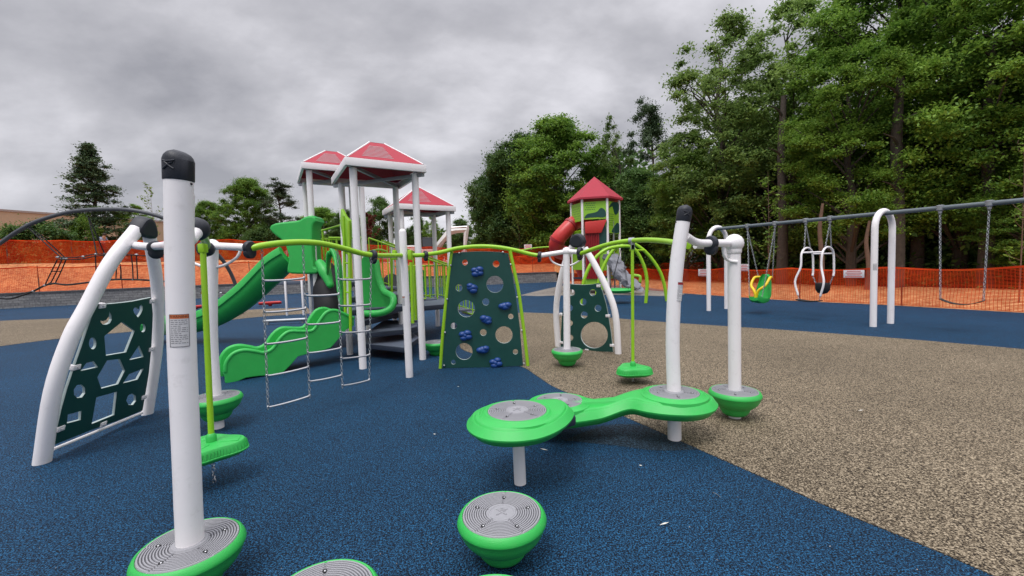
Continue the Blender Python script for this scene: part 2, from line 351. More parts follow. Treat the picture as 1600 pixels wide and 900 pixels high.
def circ(c, r, n=28, ry=None, rot=0):
    ry = ry or r; return [(c[0]+r*math.cos(2*PI*i/n)*math.cos(rot)-ry*math.sin(2*PI*i/n)*math.sin(rot), c[1]+r*math.cos(2*PI*i/n)*math.sin(rot)+ry*math.sin(2*PI*i/n)*math.cos(rot)) for i in range(n)]
def basis(z, xh=(1, 0, 0)):
    z = Vector(z).normalized(); x = Vector(xh)-z*Vector(xh).dot(z); x.normalize(); return Matrix((x, z.cross(x), z)).transposed()
def chain_mb(mb, a, b, link=.045, wire=.0045, w=.013, lo=False):
    a = Vector(a); b = Vector(b); d = b-a; L = d.length; n = max(2, int(L/(link*.78))); d.normalize(); B = basis(d)
    seg = 4 if lo else 6
    for i in range(n):
        c = a+d*(L*(i+.5)/n); sx, sy = (B.col[0], B.col[1]) if i % 2 else (B.col[1], B.col[0])
        hl = link/2-wire; pts = []
        for k in range(10 if not lo else 8):
            t = 2*PI*k/(10 if not lo else 8); pts.append(c+d*hl*math.sin(t)+sx*w*math.cos(t)*(1 if abs(math.sin(t)) > .9 else 1.0))
        mb.tube(pts, wire, seg, closed=True)
# ================================================================== SETTING
WALL = [(-75, 2), (-45, 14), (-27.7, 23), (-20.3, 27), (-13.5, 30), (-4.96, 33), (3.7, 35)]
def wy(x):
    xs = [p[0] for p in WALL]; ys = [p[1] for p in WALL]; return float(np.interp(x, xs, ys))
def sm(t): t = max(0, min(1, t)); return t*t*(3-2*t)
def hillz(x, y):
    d = y-wy(x); amp = np.interp(x, [-22, -2], [1.0, .42]); f = 1-sm((x-3.6)/7)
    return (.80+amp*(1.80*sm(d/8.6)-.35*sm((d-9)/5)) + .05*math.sin(x*.9)*math.sin(y*.7)*sm(d/3))*f
g = MB(); g.v = [Vector(p) for p in ((-900, -100, -.03), (900, -100, -.03), (900, 1500, -.03), (-900, 1500, -.03))]; g.face((0, 1, 2, 3)); tag(g.build('ground', 'leaf_litter'), kind='structure')
# raised clay ground behind the retaining wall
h = MB(); xs = list(np.linspace(-75, 3.6, 60))+list(np.linspace(4.2, 11, 10)); ds = [0, .3, 1, 2, 3, 4.5, 6, 7.5, 9, 10.5, 12, 13.5, 15, 18, 25, 40, 70, 140]
for x in xs:
    for d in ds: y = wy(x)+.16+d; h.v.append(Vector((x, y, hillz(x, y))))
for i in range(len(xs)-1):
    for j in range(len(ds)-1): a = i*len(ds)+j; h.face((a, a+len(ds), a+len(ds)+1, a+1))
tag(h.build('hill', 'bank_soil'), kind='structure')
# flat clay ground behind the fence on the right
FR = [(3.95, 33), (6.0, 26.6), (7.8, 20), (9.9, 15), (11.5, 12.8), (12.7, 10.5), (14.6, 6.8), (17, 2)]
s_ = MB(); s_.prism([(3.5, 36)]+FR[::1]+[(26, 2), (24, 10), (19, 18), (15, 25), (13, 34), (12, 42), (3.5, 46)], -.02, .004); tag(s_.build('clay_ground', 'soil'), kind='structure')
# rubber safety surfacing
b = MB(); b.prism([(x, y) for x, y in WALL]+[(3.95, 33)]+[(x-.12, y) for x, y in FR[1:]]+[(17, -6), (-75, -6)], -.02, .010); tag(b.build('blue_rubber_surface', 'rubber_blue'), kind='structure')
def sheet(name, pix, m, z, extra=()):
    q = MB(); pts = [(p.x, p.y) for p in (G(*c) for c in pix)]+list(extra); q.prism(pts, -.02, z); return tag(q.build(name, m), kind='structure')
def curve2(pix, k=5): return [(p.x, p.y) for p in smooth_path([Vector((c[0], c[1], 0)) for c in pix], k)]
front = [(2700, 1500), (1900, 1060), (1545, 900), (1430, 850), (1300, 797), (1200, 752), (1110, 712), (1010, 668), (930, 632), (870, 608), (838, 588), (815, 574), (765, 561), (720, 545), (730, 525), (760, 503), (790, 491)]
back = [(820, 489), (870, 491), (950, 497), (1050, 505), (1300, 522), (1600, 547), (2300, 612)]
sheet('tan_rubber_surface', curve2(front)+curve2(back), 'rubber_tan', .016)
sheet('tan_rubber_strip', curve2([(812, 462), (840, 455), (872, 448), (905, 443)])+curve2([(1000, 448), (1068, 459), (1040, 463), (960, 461), (880, 462), (840, 463)]), 'gravel', .016)
sheet('tan_rubber_patch', curve2([(-60, 509), (0, 502), (110, 498), (265, 492), (400, 484), (480, 481)])+curve2([(490, 490), (390, 497), (265, 513), (110, 528), (0, 542), (-60, 553)]), 'rubber_tan', .016)
# darker area of the rubber below the walkway
sheet('dark_rubber_patch', curve2([(880, 690), (960, 665), (1075, 676), (1110, 700), (1030, 706), (960, 698)], 5), 'rubber_dark', .0135)
# retaining wall
def strip_wall(name, line, th, z0, z1, m, off=0):
    me = MB(); acc = 0; uvs = []
    for i in range(len(line)-1):
        a = Vector((*line[i], 0)); c = Vector((*line[i+1], 0)); d = (c-a).normalized(); n = Vector((-d.y, d.x, 0)); L = (c-a).length
        k = len(me.v)
        for p, u in ((a, acc), (c, acc+L)):
            for o_, z in ((0, z0), (0, z1), (th, z1), (th, z0)): me.v.append(p+n*(o_+off)+Vector((0, 0, z))); uvs.append((u, z if o_ == 0 else z+.3))
        for q in ((0, 4, 5, 1), (1, 5, 6, 2), (2, 6, 7, 3), (0, 1, 2, 3), (4, 7, 6, 5)): me.face(tuple(k+t for t in q))
        acc += L
    o = me.build(name, m, ang=20)
    ul = o.data.uv_layers.new(name='UVMap')
    for lp in o.data.loops: ul.data[lp.index].uv = uvs[lp.vertex_index]
    return o
rw = thing('retaining_wall', (-20, 27, 0), 'low grey block retaining wall with dark capping below the orange fence', 'wall')
o = strip_wall('block_face', WALL, .26, -.02, .78, 'block_wall'); o.parent = rw; o.location = -rw.location
MT['cap_stone'] = mat('cap_stone', (.085, .085, .09), .85, var=.15, vscale=2)
o = strip_wall('coping', WALL, .34, .782, .86, 'cap_stone', -.04); o.parent = rw; o.location = -rw.location
# orange mesh fences
def fence(name, pts, zf, hgt, label, seed, post_every=3.0, ph=.05, lean=.03):
    rnd = random.Random(seed); P = [Vector((x, y, 0)) for x, y in pts]; root = thing(name, (P[0].x, P[0].y, zf(P[0].x, P[0].y)), label, 'fence', 'orange construction fences')
    dense = []
    for i in range(len(P)-1):
        L = (P[i+1]-P[i]).length; n = max(1, int(L/.25))
        for j in range(n): dense.append(P[i].lerp(P[i+1], j/n))
    dense.append(P[-1]); mb = MB(); acc = 0; uvs = []; postpts = []; nextp = 0.2
    rows = 7
    for i, p in enumerate(dense):
        if i: acc += (p-dense[i-1]).length
        d = (dense[min(i+1, len(dense)-1)]-dense[max(i-1, 0)]).normalized(); n = Vector((-d.y, d.x, 0)); z = zf(p.x, p.y)
        ph_ = (acc % post_every)/post_every; sag = math.sin(PI*ph_)*.09
        for r in range(rows):
            t = r/(rows-1); wob = .09*noise.noise(Vector((acc*.9, t*2.5+seed, 0)))+.04*noise.noise(Vector((acc*3, t*6, seed)))+.05*math.sin(PI*ph_)*math.sin(PI*t)
            mb.v.append(p+n*wob+Vector((0, 0, z+.02+t*(hgt-sag*(1-.2*noise.noise(Vector((acc*.4, seed, 1)))))))); uvs.append((acc, t*1.2))
        if acc >= nextp: postpts.append((p.copy(), z)); nextp += post_every
    for i in range(len(dense)-1):
        for r in range(rows-1): a = i*rows+r; mb.face((a, a+rows, a+rows+1, a+1))
    o = mb.build('mesh_netting', 'orange_mesh', root, fixn=False)
    ul = o.data.uv_layers.new(name='UVMap')
    for lp in o.data.loops: ul.data[lp.index].uv = uvs[lp.vertex_index]
    for p, z in postpts:
        q = MB(); l = Vector((rnd.uniform(-lean, lean), rnd.uniform(-lean, lean), 0)); q.tube([p+Vector((0, .05, z-.1)), p+l+Vector((0, .05, z+hgt+ph))], .022, 6); q.build('stake', 'stake', root)
    return root
fr_line = [(x+.02, y+.05) for x, y in FR]
fence('safety_fence', fr_line, lambda x, y: 0, 1.16, 'orange mesh safety fence running behind the swings to the right edge', 3, 2.7)
def offs(d, x0, x1, n=30): return [(x, wy(x)+d) for x in np.linspace(x0, x1, n)]
fence('safety_fence', offs(.5, -42, 3.6), hillz, 1.46, 'orange mesh safety fence standing on top of the grey retaining wall', 5, 3.4)
fence('safety_fence', offs(8.2, -48, 6), hillz, 1.62, 'redder orange mesh fence farther up the clay bank behind the wall', 8, 3.2)
fence('safety_fence', [(6, 40), (10, 36), (14, 31)], lambda x, y: 0, 1.3, 'orange mesh fence at the edge of the woods behind the tower', 9, 3.0)
def fence_sign(p, yaw, w_, h_, label, lines=4):
    root = thing('fence_sign', p, label, 'sign'); M = Matrix.Rotation(yaw, 3, 'Z')
    MB().box(Vector(p), (w_, .012, h_), M).build('sign_board', 'label_white', root, bev=.003)
    q = MB()
    for i in range(lines):
        z = h_*(.36-.72*i/(lines-1)); ww = w_*(.8 if i % 2 else .66); q.box(Vector(p)+M @ Vector((0, -.008, z)), (ww, .004, h_*.09), M)
    q.build('sign_lettering', 'ink_red', root)
P_ = lambda px, py, Y: D(px, py, Y)
fence_sign(P_(1334, 428, 13.4), math.radians(-48), .52, .24, 'small white notice on the orange fence left of the far white swing leg')
fence_sign(P_(1163, 418, 16.4), math.radians(-55), .34, .26, 'small white notice on the orange fence just behind the ball topped post')
fence_sign(P_(825, 386, 41.5), 0, .75, .5, 'small white notice on the far fence right of the climbing wall')
fence_sign(P_(1100, 426, 18.6), math.radians(-65), .6, .3, 'faint white notice tied on the fence left of the near white post')
# ---------------------------------------------------------------- foliage
rng = np.random.default_rng(7)
def leaves_mesh(name, cen, size, m, flat=.55, droop=0.0):
    n = len(cen); nrm = rng.normal(size=(n, 3)); nrm[:, 2] = np.abs(nrm[:, 2])+flat*1.6; nrm /= np.linalg.norm(nrm, axis=1)[:, None]
    a = rng.normal(size=(n, 3)); u = np.cross(nrm, a); u /= np.linalg.norm(u, axis=1)[:, None]; v = np.cross(nrm, u)
    sz = size*rng.uniform(.6, 1.35, (n, 1)); u = u*sz; v = v*sz*.62
    fold = nrm*sz*.22
    V = np.stack([cen-u, cen-v*.9+fold*.5-u*.1, cen+u*1.05-fold*.6, cen+v*.9+fold*.5-u*.1], 1).reshape(-1, 3)
    me = bpy.data.meshes.new(name); me.vertices.add(4*n); me.vertices.foreach_set('co', V.astype(np.float32).ravel())
    me.loops.add(4*n); me.loops.foreach_set('vertex_index', np.arange(4*n, dtype=np.int32)); me.polygons.add(n)
    me.polygons.foreach_set('loop_start', np.arange(0, 4*n, 4, dtype=np.int32)); me.polygons.foreach_set('loop_total', np.full(n, 4, dtype=np.int32))
    me.update(calc_edges=True); me.materials.append(MT[m]); return me
def clump_points(cc, cr, per, flatz=.5):
    n = len(cc); k = rng.normal(size=(n, per, 3)); k /= np.linalg.norm(k, axis=2)[..., None]; k *= np.clip(np.abs(rng.normal(.0, .62, (n, per, 1))), .05, 1.7)
    k = k*cr[:, None, None]*np.array([1, 1, flatz]); P = (cc[:, None, :]+k).reshape(-1, 3); return P
def tree_proto(name, H, Rw, z0, nclump, per, leaf, lm, shape='round', crad=.9, flatz=.45, bark='bark', trunk_r=.22, limbs=16, fork=False):
    cc = []
    while len(cc) < nclump:
        p = rng.uniform(-1, 1, 3); t = (p[2]+1)/2; z = z0+(H-z0)*t
        if shape == 'round': R = Rw*math.sqrt(max(0, 1-(2*t-.85)**2/1.35))*(.9+.25*noise.noise(Vector((p[0]*2, p[1]*2, z*.4+H))))
        elif shape == 'tall': R = Rw*min(1, ((1-t)*2.6+.05)**.5)*(.55+.45*min(1, t*3+.4))
        elif shape == 'cone': R = Rw*(1-t)**.85*(1.0 if int(z/1.1) % 2 else .72)+.1
        elif shape == 'pine': R = Rw*(.35+.65*math.sin(min(1, (1-t)*1.25)*PI*.75))*(1.0 if int(z/1.3) % 2 else .35)
        else: R = Rw
        r = math.hypot(p[0], p[1])
        if r > 1: continue
        if shape in ('round', 'tall') and r < .45 and rng.random() < .55: continue
        k = noise.noise(Vector((p[0]*R*.45+H*3, p[1]*R*.45, z*.42)))
        if k < (-.02 if shape in ('tall', 'pine') else -.10) and shape != 'cone': continue
        cc.append((p[0]*R, p[1]*R, z))
    cc = np.array(cc); cr = rng.uniform(.6, 1.25, len(cc))*crad
    if shape == 'cone': cr = cr*(.45+.75*(1-(cc[:, 2]-z0)/(H-z0)))
    P = clump_points(cc, cr, per, flatz)
    P += rng.normal(scale=.06, size=P.shape)
    root = bpy.data.objects.new(name, None); COL.objects.link(root)
    cr_o = bpy.data.objects.new('crown', leaves_mesh('crown', P, leaf, lm)); COL.objects.link(cr_o); cr_o.parent = root
    tb = MB(); bd_ = .02 if shape in ('cone', 'pine') else .07; bend = [Vector((rng.normal()*bd_*i, rng.normal()*bd_*i, (H*.93)*i/7)) for i in range(8)]; bend[0] = Vector((0, 0, -.3))
    path = smooth_path(bend, 3); tb.tube(path, [trunk_r*1.25, trunk_r, trunk_r*.8, trunk_r*.5, trunk_r*.1], 9)
    idx = rng.choice(len(cc), min(limbs*3, len(cc)), replace=False)
    for q in idx:
        c = Vector(cc[q]); zz = max(z0*.7, c.z-math.hypot(c.x, c.y)*(.75 if shape != 'cone' and shape != 'pine' else .12))
        k = min(len(path)-1, max(1, int(zz/(H*.93)*(len(path)-1)))); a = path[k]
        mid = a.lerp(c, .5)+Vector((rng.normal()*.15, rng.normal()*.15, .25)); rr = trunk_r*(.42-.25*k/len(path))
        tb.tube(smooth_path([a, mid, c], 3), [rr, rr*.6, rr*.2], 5)
    tb.build('trunk', bark, root); return root
PROTO = {}
PROTO['maple'] = tree_proto('broadleaf_tree', 15, 5.6, 2.6, 300, 540, .088, 'leaf_maple', 'round', 1.0, .40, limbs=20, trunk_r=.3)
PROTO['maple2'] = tree_proto('broadleaf_tree', 17, 5.2, 3.2, 260, 540, .086, 'leaf_bright', 'round', 1.0, .36, limbs=20, trunk_r=.3)
PROTO['dense'] = tree_proto('broadleaf_tree', 14, 5.4, 1.5, 420, 330, .12, 'leaf_maple', 'round', .95, .5, limbs=14, trunk_r=.28)
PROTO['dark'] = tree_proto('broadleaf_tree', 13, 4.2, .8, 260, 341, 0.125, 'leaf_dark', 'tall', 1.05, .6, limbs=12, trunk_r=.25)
PROTO['tall'] = tree_proto('tall_tree', 17, 4.6, 2.0, 300, 232, 0.101, 'leaf_airy', 'tall', .85, .5, limbs=26, trunk_r=.26)
PROTO['airy'] = tree_proto('slender_tree', 13, 3.4, 3.5, 95, 186, 0.101, 'leaf_airy', 'round', .75, .5, limbs=24, trunk_r=.16)
PROTO['spruce'] = tree_proto('conifer', 12, 4.3, .6, 330, 139, 0.094, 'needles', 'cone', .95, .30, limbs=50, trunk_r=.2)
PROTO['pine'] = tree_proto('pine_tree', 13, 3.6, 2.5, 150, 263, 0.094, 'needles', 'pine', .95, .35, limbs=34, trunk_r=.22)
PROTO['bush'] = tree_proto('bush', 3.2, 2.6, .1, 110, 310, 0.094, 'leaf_dark', 'round', .6, .7, limbs=6, trunk_r=.07)
PROTO['bush2'] = tree_proto('bush', 3.4, 2.4, .1, 90, 294, 0.094, 'leaf_bright', 'round', .6, .7, limbs=6, trunk_r=.07)
USED = set()
def put_tree(kind, px, ytop, Y, wpx, label, cat='tree', group=None, gz=None, rot=None):
    p = D(px, 400, Y); x = p.x; z = gz if gz is not None else (hillz(x, Y) if Y > wy(min(x, 3.6))+.5 and x < 10.9 else 0)
    root = PROTO[kind]
    dims = {'maple': (15.3, 6.2), 'maple2': (17.3, 5.8), 'dense': (14.6, 6.1), 'dark': (13.5, 4.4), 'tall': (17.3, 4.9), 'airy': (13.3, 3.8), 'spruce': (12.2, 4.6), 'pine': (13.3, 4.0), 'bush': (3.5, 2.9), 'bush2': (3.7, 2.7)}[kind]
    if kind in USED: t = copy_tree(root)
    else: USED.add(kind); t = root
    ht = zat(px, ytop, Y)-z; sz = ht/dims[0]; sx = (wpx/2*Y/FPX)/dims[1]
    t.location = (x, Y, z); t.scale = (sx, sx, sz); t.rotation_euler = (0, 0, rot if rot is not None else random.Random(px*7+int(Y)).uniform(0, 6.28))
    tag(t, label, cat, group); return t
GR = 'trees of the woods on the right'
T = [
 ('dark', 776, 232, 52, 84, 'dark narrow tree at the left end of the woods'),
 ('dark', 812, 208, 50, 118, 'dark green tree just left of the round crowned tree'),
 ('dense', 872, 180, 46, 192, 'large round crowned dense green tree behind the red slide tower'),
 ('airy', 962, 178, 44, 84, 'slender open tree with sky through its branches right of the round crown'),
 ('pine', 1022, 148, 42, 104, 'open topped pine rising right of the slide tower'),
 ('dark', 1002, 262, 36, 118, 'low dark leafy tree behind the arched green rail'),
 ('tall', 1128, 28, 29, 205, 'tall feathery tree above the left end of the swing beam'),
 ('tall', 1238, 4, 27, 215, 'tallest feathery tree above the moulded yellow and green swing'),
 ('maple2', 1072, 205, 30, 130, 'bright yellow green tree beside the leaning white post'),
 ('dark', 1175, 170, 33, 170, 'dark tree filling the gap between the two tall feathery trees'),
 ('maple', 1392, -80, 23, 330, 'large maple with layered branches above the far swing arch'),
 ('maple2', 1330, 60, 21, 230, 'bright green maple with low boughs over the double swing'),
 ('maple', 1500, -160, 20, 340, 'large maple with layered branches above the belt swing'),
 ('maple2', 1640, -120, 17.5, 330, 'maple with yellowish leaves at the right edge of the photo'),
 ('dark', 1290, 190, 30, 200, 'dark understorey tree behind the double swing'),
 ('dark', 1440, 180, 27, 210, 'dark understorey tree behind the far swing arch'),
 ('dark', 1580, 180, 24, 240, 'dark understorey tree behind the belt swing chains'),
 ('maple', 1620, 235, 17, 210, 'low green tree reaching in from the right edge'),
]
for k_, px_, yt, Y_, w_, lb in T: put_tree(k_, px_, yt, Y_, w_, lb, 'tree', GR)
GL = 'trees beyond the fence on the left'
T = [
 ('spruce', 152, 222, 46, 160, 'tall pointed conifer standing against the sky on the left', 'tree'),
 ('maple2', 212, 318, 48, 62, 'yellow green tree beside the pointed conifer', 'tree'),
 ('bush2', 135, 338, 43, 50, 'bright green shrub in front of the pointed conifer', 'shrub'),
 ('bush', 62, 341, 40, 125, 'dark round bush in front of the long tan building', 'shrub'),
 ('dense', 330, 312, 60, 66, 'small tree just right of the near white post', 'tree'),
 ('dense', 392, 276, 56, 100, 'broad green tree left of the green slide hood', 'tree'),
 ('pine', 442, 278, 54, 74, 'dark pine beside the green slide hood', 'tree'),
 ('bush', 415, 350, 52, 80, 'dark bush below the broad green tree', 'shrub'),
 ('dense', 505, 322, 66, 90, 'dense hedge like tree behind the left white roof posts', 'tree'),
 ('dark', 592, 305, 62, 56, 'oval tree seen between the white posts of the two roofs', 'tree'),
 ('dark', 545, 326, 64, 52, 'dark tree seen behind the lime railing under the large roof', 'tree'),
 ('dark', 652, 335, 70, 36, 'small tree under the left side of the farthest roof', 'tree'),
 ('maple2', 676, 338, 68, 34, 'light green tree under the farthest roof', 'tree'),
 ('dark', 722, 340, 66, 44, 'small dark tree behind the excavator', 'tree'),
 ('bush2', 748, 372, 50, 40, 'light shrub at the foot of the woods beside the excavator', 'shrub'),
 ('bush', 300, 348, 55, 60, 'dark bush behind the near white post', 'shrub'),
]
for k_, px_, yt, Y_, w_, lb, ct in T: put_tree(k_, px_, yt, Y_, w_, lb, ct, GL)
# shaded interior of the woods: one mass
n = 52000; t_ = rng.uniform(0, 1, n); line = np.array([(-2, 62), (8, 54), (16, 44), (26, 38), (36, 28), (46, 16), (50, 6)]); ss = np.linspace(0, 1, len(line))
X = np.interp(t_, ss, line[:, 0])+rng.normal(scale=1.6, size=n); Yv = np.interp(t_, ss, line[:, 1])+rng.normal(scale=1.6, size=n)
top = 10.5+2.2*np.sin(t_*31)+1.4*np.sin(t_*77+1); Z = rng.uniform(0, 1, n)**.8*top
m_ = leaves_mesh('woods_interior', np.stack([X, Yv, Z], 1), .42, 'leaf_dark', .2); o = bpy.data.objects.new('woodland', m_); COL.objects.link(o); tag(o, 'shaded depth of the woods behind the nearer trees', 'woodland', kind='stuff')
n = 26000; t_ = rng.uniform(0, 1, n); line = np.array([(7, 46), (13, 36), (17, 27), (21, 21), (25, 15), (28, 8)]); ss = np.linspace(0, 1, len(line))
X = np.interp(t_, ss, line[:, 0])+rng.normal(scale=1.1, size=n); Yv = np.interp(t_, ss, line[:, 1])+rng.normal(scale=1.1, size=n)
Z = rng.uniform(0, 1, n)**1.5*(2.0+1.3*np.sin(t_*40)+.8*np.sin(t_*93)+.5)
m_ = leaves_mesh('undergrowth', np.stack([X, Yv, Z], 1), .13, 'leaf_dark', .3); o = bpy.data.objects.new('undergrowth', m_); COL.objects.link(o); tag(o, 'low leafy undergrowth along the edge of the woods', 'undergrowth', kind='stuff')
# far horizon of trees on the left
n = 16000; X = rng.uniform(-110, 5, n); Yv = 92+rng.normal(scale=2, size=n)-X*-.1; Z = 3+rng.uniform(0, 1, n)*(4.2+1.2*np.sin(X*.3)+.9*np.sin(X*.83))
m_ = leaves_mesh('far_trees', np.stack([X, Yv, Z], 1), .6, 'leaf_dark', .3); o = bpy.data.objects.new('distant_tree_line', m_); COL.objects.link(o); tag(o, 'far line of trees low on the horizon', 'tree line', kind='stuff')
# bare standing trunks in the woods
for px_, yb, yt, Y_, r_, lb, mt_ in [(1283, 415, 318, 19.5, .10, 'broken pale brown trunk behind the double swing', 'bark_light'), (1356, 418, 345, 18.5, .09, 'thin brown trunk left of the far swing arch', 'bark_light'),
                         (1400, 420, 120, 19.5, .26, 'thick dark trunk behind the far swing arch', 'bark'), (1432, 425, 190, 21, .24, 'dark straight trunk right of the far swing arch', 'bark'), (1222, 415, 150, 24, .24, 'dark leaning trunk above the moulded swing', 'bark'),
                         (1540, 430, 60, 18.0, .22, 'dark trunk behind the right chain of the belt swing', 'bark')]:
    a = D(px_, 400, Y_); z1 = zat(px_, yt, Y_); root = thing('tree_trunk', (a.x, Y_, 0), lb, 'tree trunk', GR)
    q = MB(); q.tube(smooth_path([(a.x, Y_, -.1), (a.x+.04, Y_, z1*.35), (a.x-.04, Y_+.05, z1*.7), (a.x+.05, Y_, z1)], 4), [r_*1.3, r_, r_*.85, r_*.55], 10); q.build('trunk', mt_, root)
    for i in range(5 if mt_ == 'bark' else 0):
        q = MB(); z = z1*(.45+.11*i); s2 = 1 if i % 2 else -1; q.tube(smooth_path([(a.x, Y_, z), (a.x+s2*.5, Y_-.3, z+.35), (a.x+s2*(1.1), Y_-.5, z+.5)], 3), [r_*.3, r_*.2, r_*.07], 5)
        q.build('branch', mt_, root)
def sapling(px, yb, yt, Y, label, seed, spread=.5, lm='leaf_bright', nleaf=110, z=None, ls=.06):
    rd = random.Random(seed); b_ = D(px, yb, Y); z0 = b_.z if z is None else z; H_ = zat(px, yt, Y)-z0
    root = thing('sapling', (b_.x, Y, z0), label, 'sapling', 'young saplings'); q = MB(); tips = []
    q.tube(smooth_path([(b_.x, Y, z0), (b_.x+.03, Y, z0+H_*.5), (b_.x-.02, Y, z0+H_)], 4), [.022, .014, .004], 6)
    for i in range(16):
        f = .2+.75*i/16; a = rd.uniform(0, 6.28); L = spread*(1.15-f*.8)*rd.uniform(.6, 1.1); p = Vector((b_.x, Y, z0+H_*f)); e_ = p+Vector((math.cos(a)*L, math.sin(a)*L, L*1.3))
        q.tube(smooth_path([p, p.lerp(e_, .5)+Vector((math.cos(a)*.1, math.sin(a)*.1, -.02)), e_], 3), [.008, .006, .003], 4); tips += [p.lerp(e_, t) for t in (.4, .6, .8, 1)]
    q.build('trunk', 'bark_light', root)
    c = np.array([tuple(rd.choice(tips)+Vector((rd.gauss(0, .05), rd.gauss(0, .05), rd.gauss(0, .05)))-root.location) for _ in range(nleaf)])
    o = bpy.data.objects.new('crown', leaves_mesh('crown', c, ls, lm)); COL.objects.link(o); o.parent = root
sapling(1200, 440, 268, 17.5, 'thin young sapling with sparse leaves behind the moulded yellow and green swing', 1, .75, 'leaf_bright', 260, 0, .07)
sapling(812, 405, 330, 44, 'bare looking sapling with rusty leaves right of the climbing wall', 2, 1.3, 'leaf_airy', 220, None, .12)
sapling(241, 380, 286, 40, 'thin sapling between the pointed conifer and the near white post', 3, 1.1, 'leaf_airy', 150, None, .12)
sapling(1592, 470, 200, 12.5, 'young sapling cut by the right edge of the photo', 4, .5, 'leaf_bright', 150, 0, .06)
sapling(1058, 440, 360, 24, 'small pale sapling behind the leaning white post', 5, .8, 'leaf_bright', 160, 0, .09)
sapling(580, 395, 335, 48, 'small red leaved tree beyond the lime stair railing', 6, 1.2, 'leaf_red', 500, None, .18)
# ---------------------------------------------------------------- distant buildings, vehicles, person
def gable(name, c, size, yaw, label, wallm, roofm, wins, hz=1.2, cat='building'):
    root = thing(name, c, label, cat); M = Matrix.Rotation(yaw, 3, 'Z'); c = Vector(c); w_, d_, h_ = size
    MB().box(c+Vector((0, 0, h_/2)), (w_, d_, h_), M).build('wall', wallm, root)
    if hz > 0:
        q = MB(); ov = .4
        pr = [(-w_/2-ov, -d_/2-ov, h_-.05), (w_/2+ov, -d_/2-ov, h_-.05), (w_/2+ov, 0, h_+hz), (-w_/2-ov, 0, h_+hz)]; pr2 = [(-w_/2-ov, d_/2+ov, h_-.05), (w_/2+ov, d_/2+ov, h_-.05), (w_/2+ov, 0, h_+hz), (-w_/2-ov, 0, h_+hz)]
        for P4 in (pr, pr2):
            k = len(q.v)
            for dz in (0, .18):
                for p in P4: q.v.append(c+M @ Vector(p)+Vector((0, 0, dz)))
            for f in ((0, 1, 2, 3), (4, 7, 6, 5), (0, 4, 5, 1), (1, 5, 6, 2), (2, 6, 7, 3), (3, 7, 4, 0)): q.face(tuple(k+i for i in f))
        for s2 in (-1, 1): q.slab([c+M @ Vector((s2*w_/2, -d_/2, h_)), c+M @ Vector((s2*w_/2, d_/2, h_)), c+M @ Vector((s2*w_/2, 0, h_+hz))], M @ Vector((1, 0, 0)), .1)
        q.build('roof', roofm, root)
    else: MB().box(c+Vector((0, 0, h_+.12)), (w_+.25, d_+.25, .3), M).build('parapet_trim', roofm, root)
    for (x, z, ww, hh) in wins:
        f = MB(); p = c+M @ Vector((x, -d_/2-.03, z))
        for dx, dz, a, b_ in ((0, hh/2, ww+.16, .08), (0, -hh/2, ww+.16, .08), (-ww/2, 0, .08, hh), (ww/2, 0, .08, hh)): f.box(p+M @ Vector((dx, 0, dz)), (a, .1, b_), M)
        fo = f.build('window', 'label_white', root); MB().box(p+M @ Vector((0, .01, 0)), (ww-.05, .03, hh-.05), M).build('pane', 'glass', fo)
wa = D(-120, 320, 66); wb = D(285, 342, 62)
_u = Vector((.385, .923, 0)); _n = Vector((.923, -.385, 0)); _e = Vector((-65, 85, 3)); _c = _e-_u*38-_n*7
gable('long_building', tuple(_c), (76, 14, 8.6), math.radians(67.4), 'long tan flat roofed building beyond the fence on the left', 'tan_wall', 'tan_trim', [(i*7-30, 2.6, 1.6, 1.6) for i in range(10)], 0)
gable('house', (-33, 78, 3.2), (16, 9, 2.6), math.radians(4), 'low house with a reddish roof behind the trees left of the slide hood', 'siding', 'dark_red', [(-5, 1.5, 1.2, 1.1), (0, 1.5, 1.2, 1.1), (5, 1.5, 1.2, 1.1)], 1.3, 'house')
gable('house', (22.5, 40, 0), (11, 8, 6.0), math.radians(-35), 'pale grey sided house half hidden behind the woods', 'siding', 'shingle', [(-3.5, 1.6, 1, 1.4), (0, 1.6, 1, 1.4), (3.5, 1.6, 1, 1.4), (-3.5, 4.3, 1, 1.3), (0, 4.3, 1, 1.3), (3.5, 4.3, 1, 1.3)], 2.4, 'house')
gable('house', (36, 27, 0), (11, 8, 5.6), math.radians(-58), 'brownish house half hidden behind the maple on the right', 'tan_wall', 'shingle', [(-3.5, 1.6, 1, 1.4), (0, 1.6, 1, 1.4), (3.5, 1.6, 1, 1.4), (-3.5, 4.2, 1, 1.3), (3.5, 4.2, 1, 1.3)], 2.4, 'house')
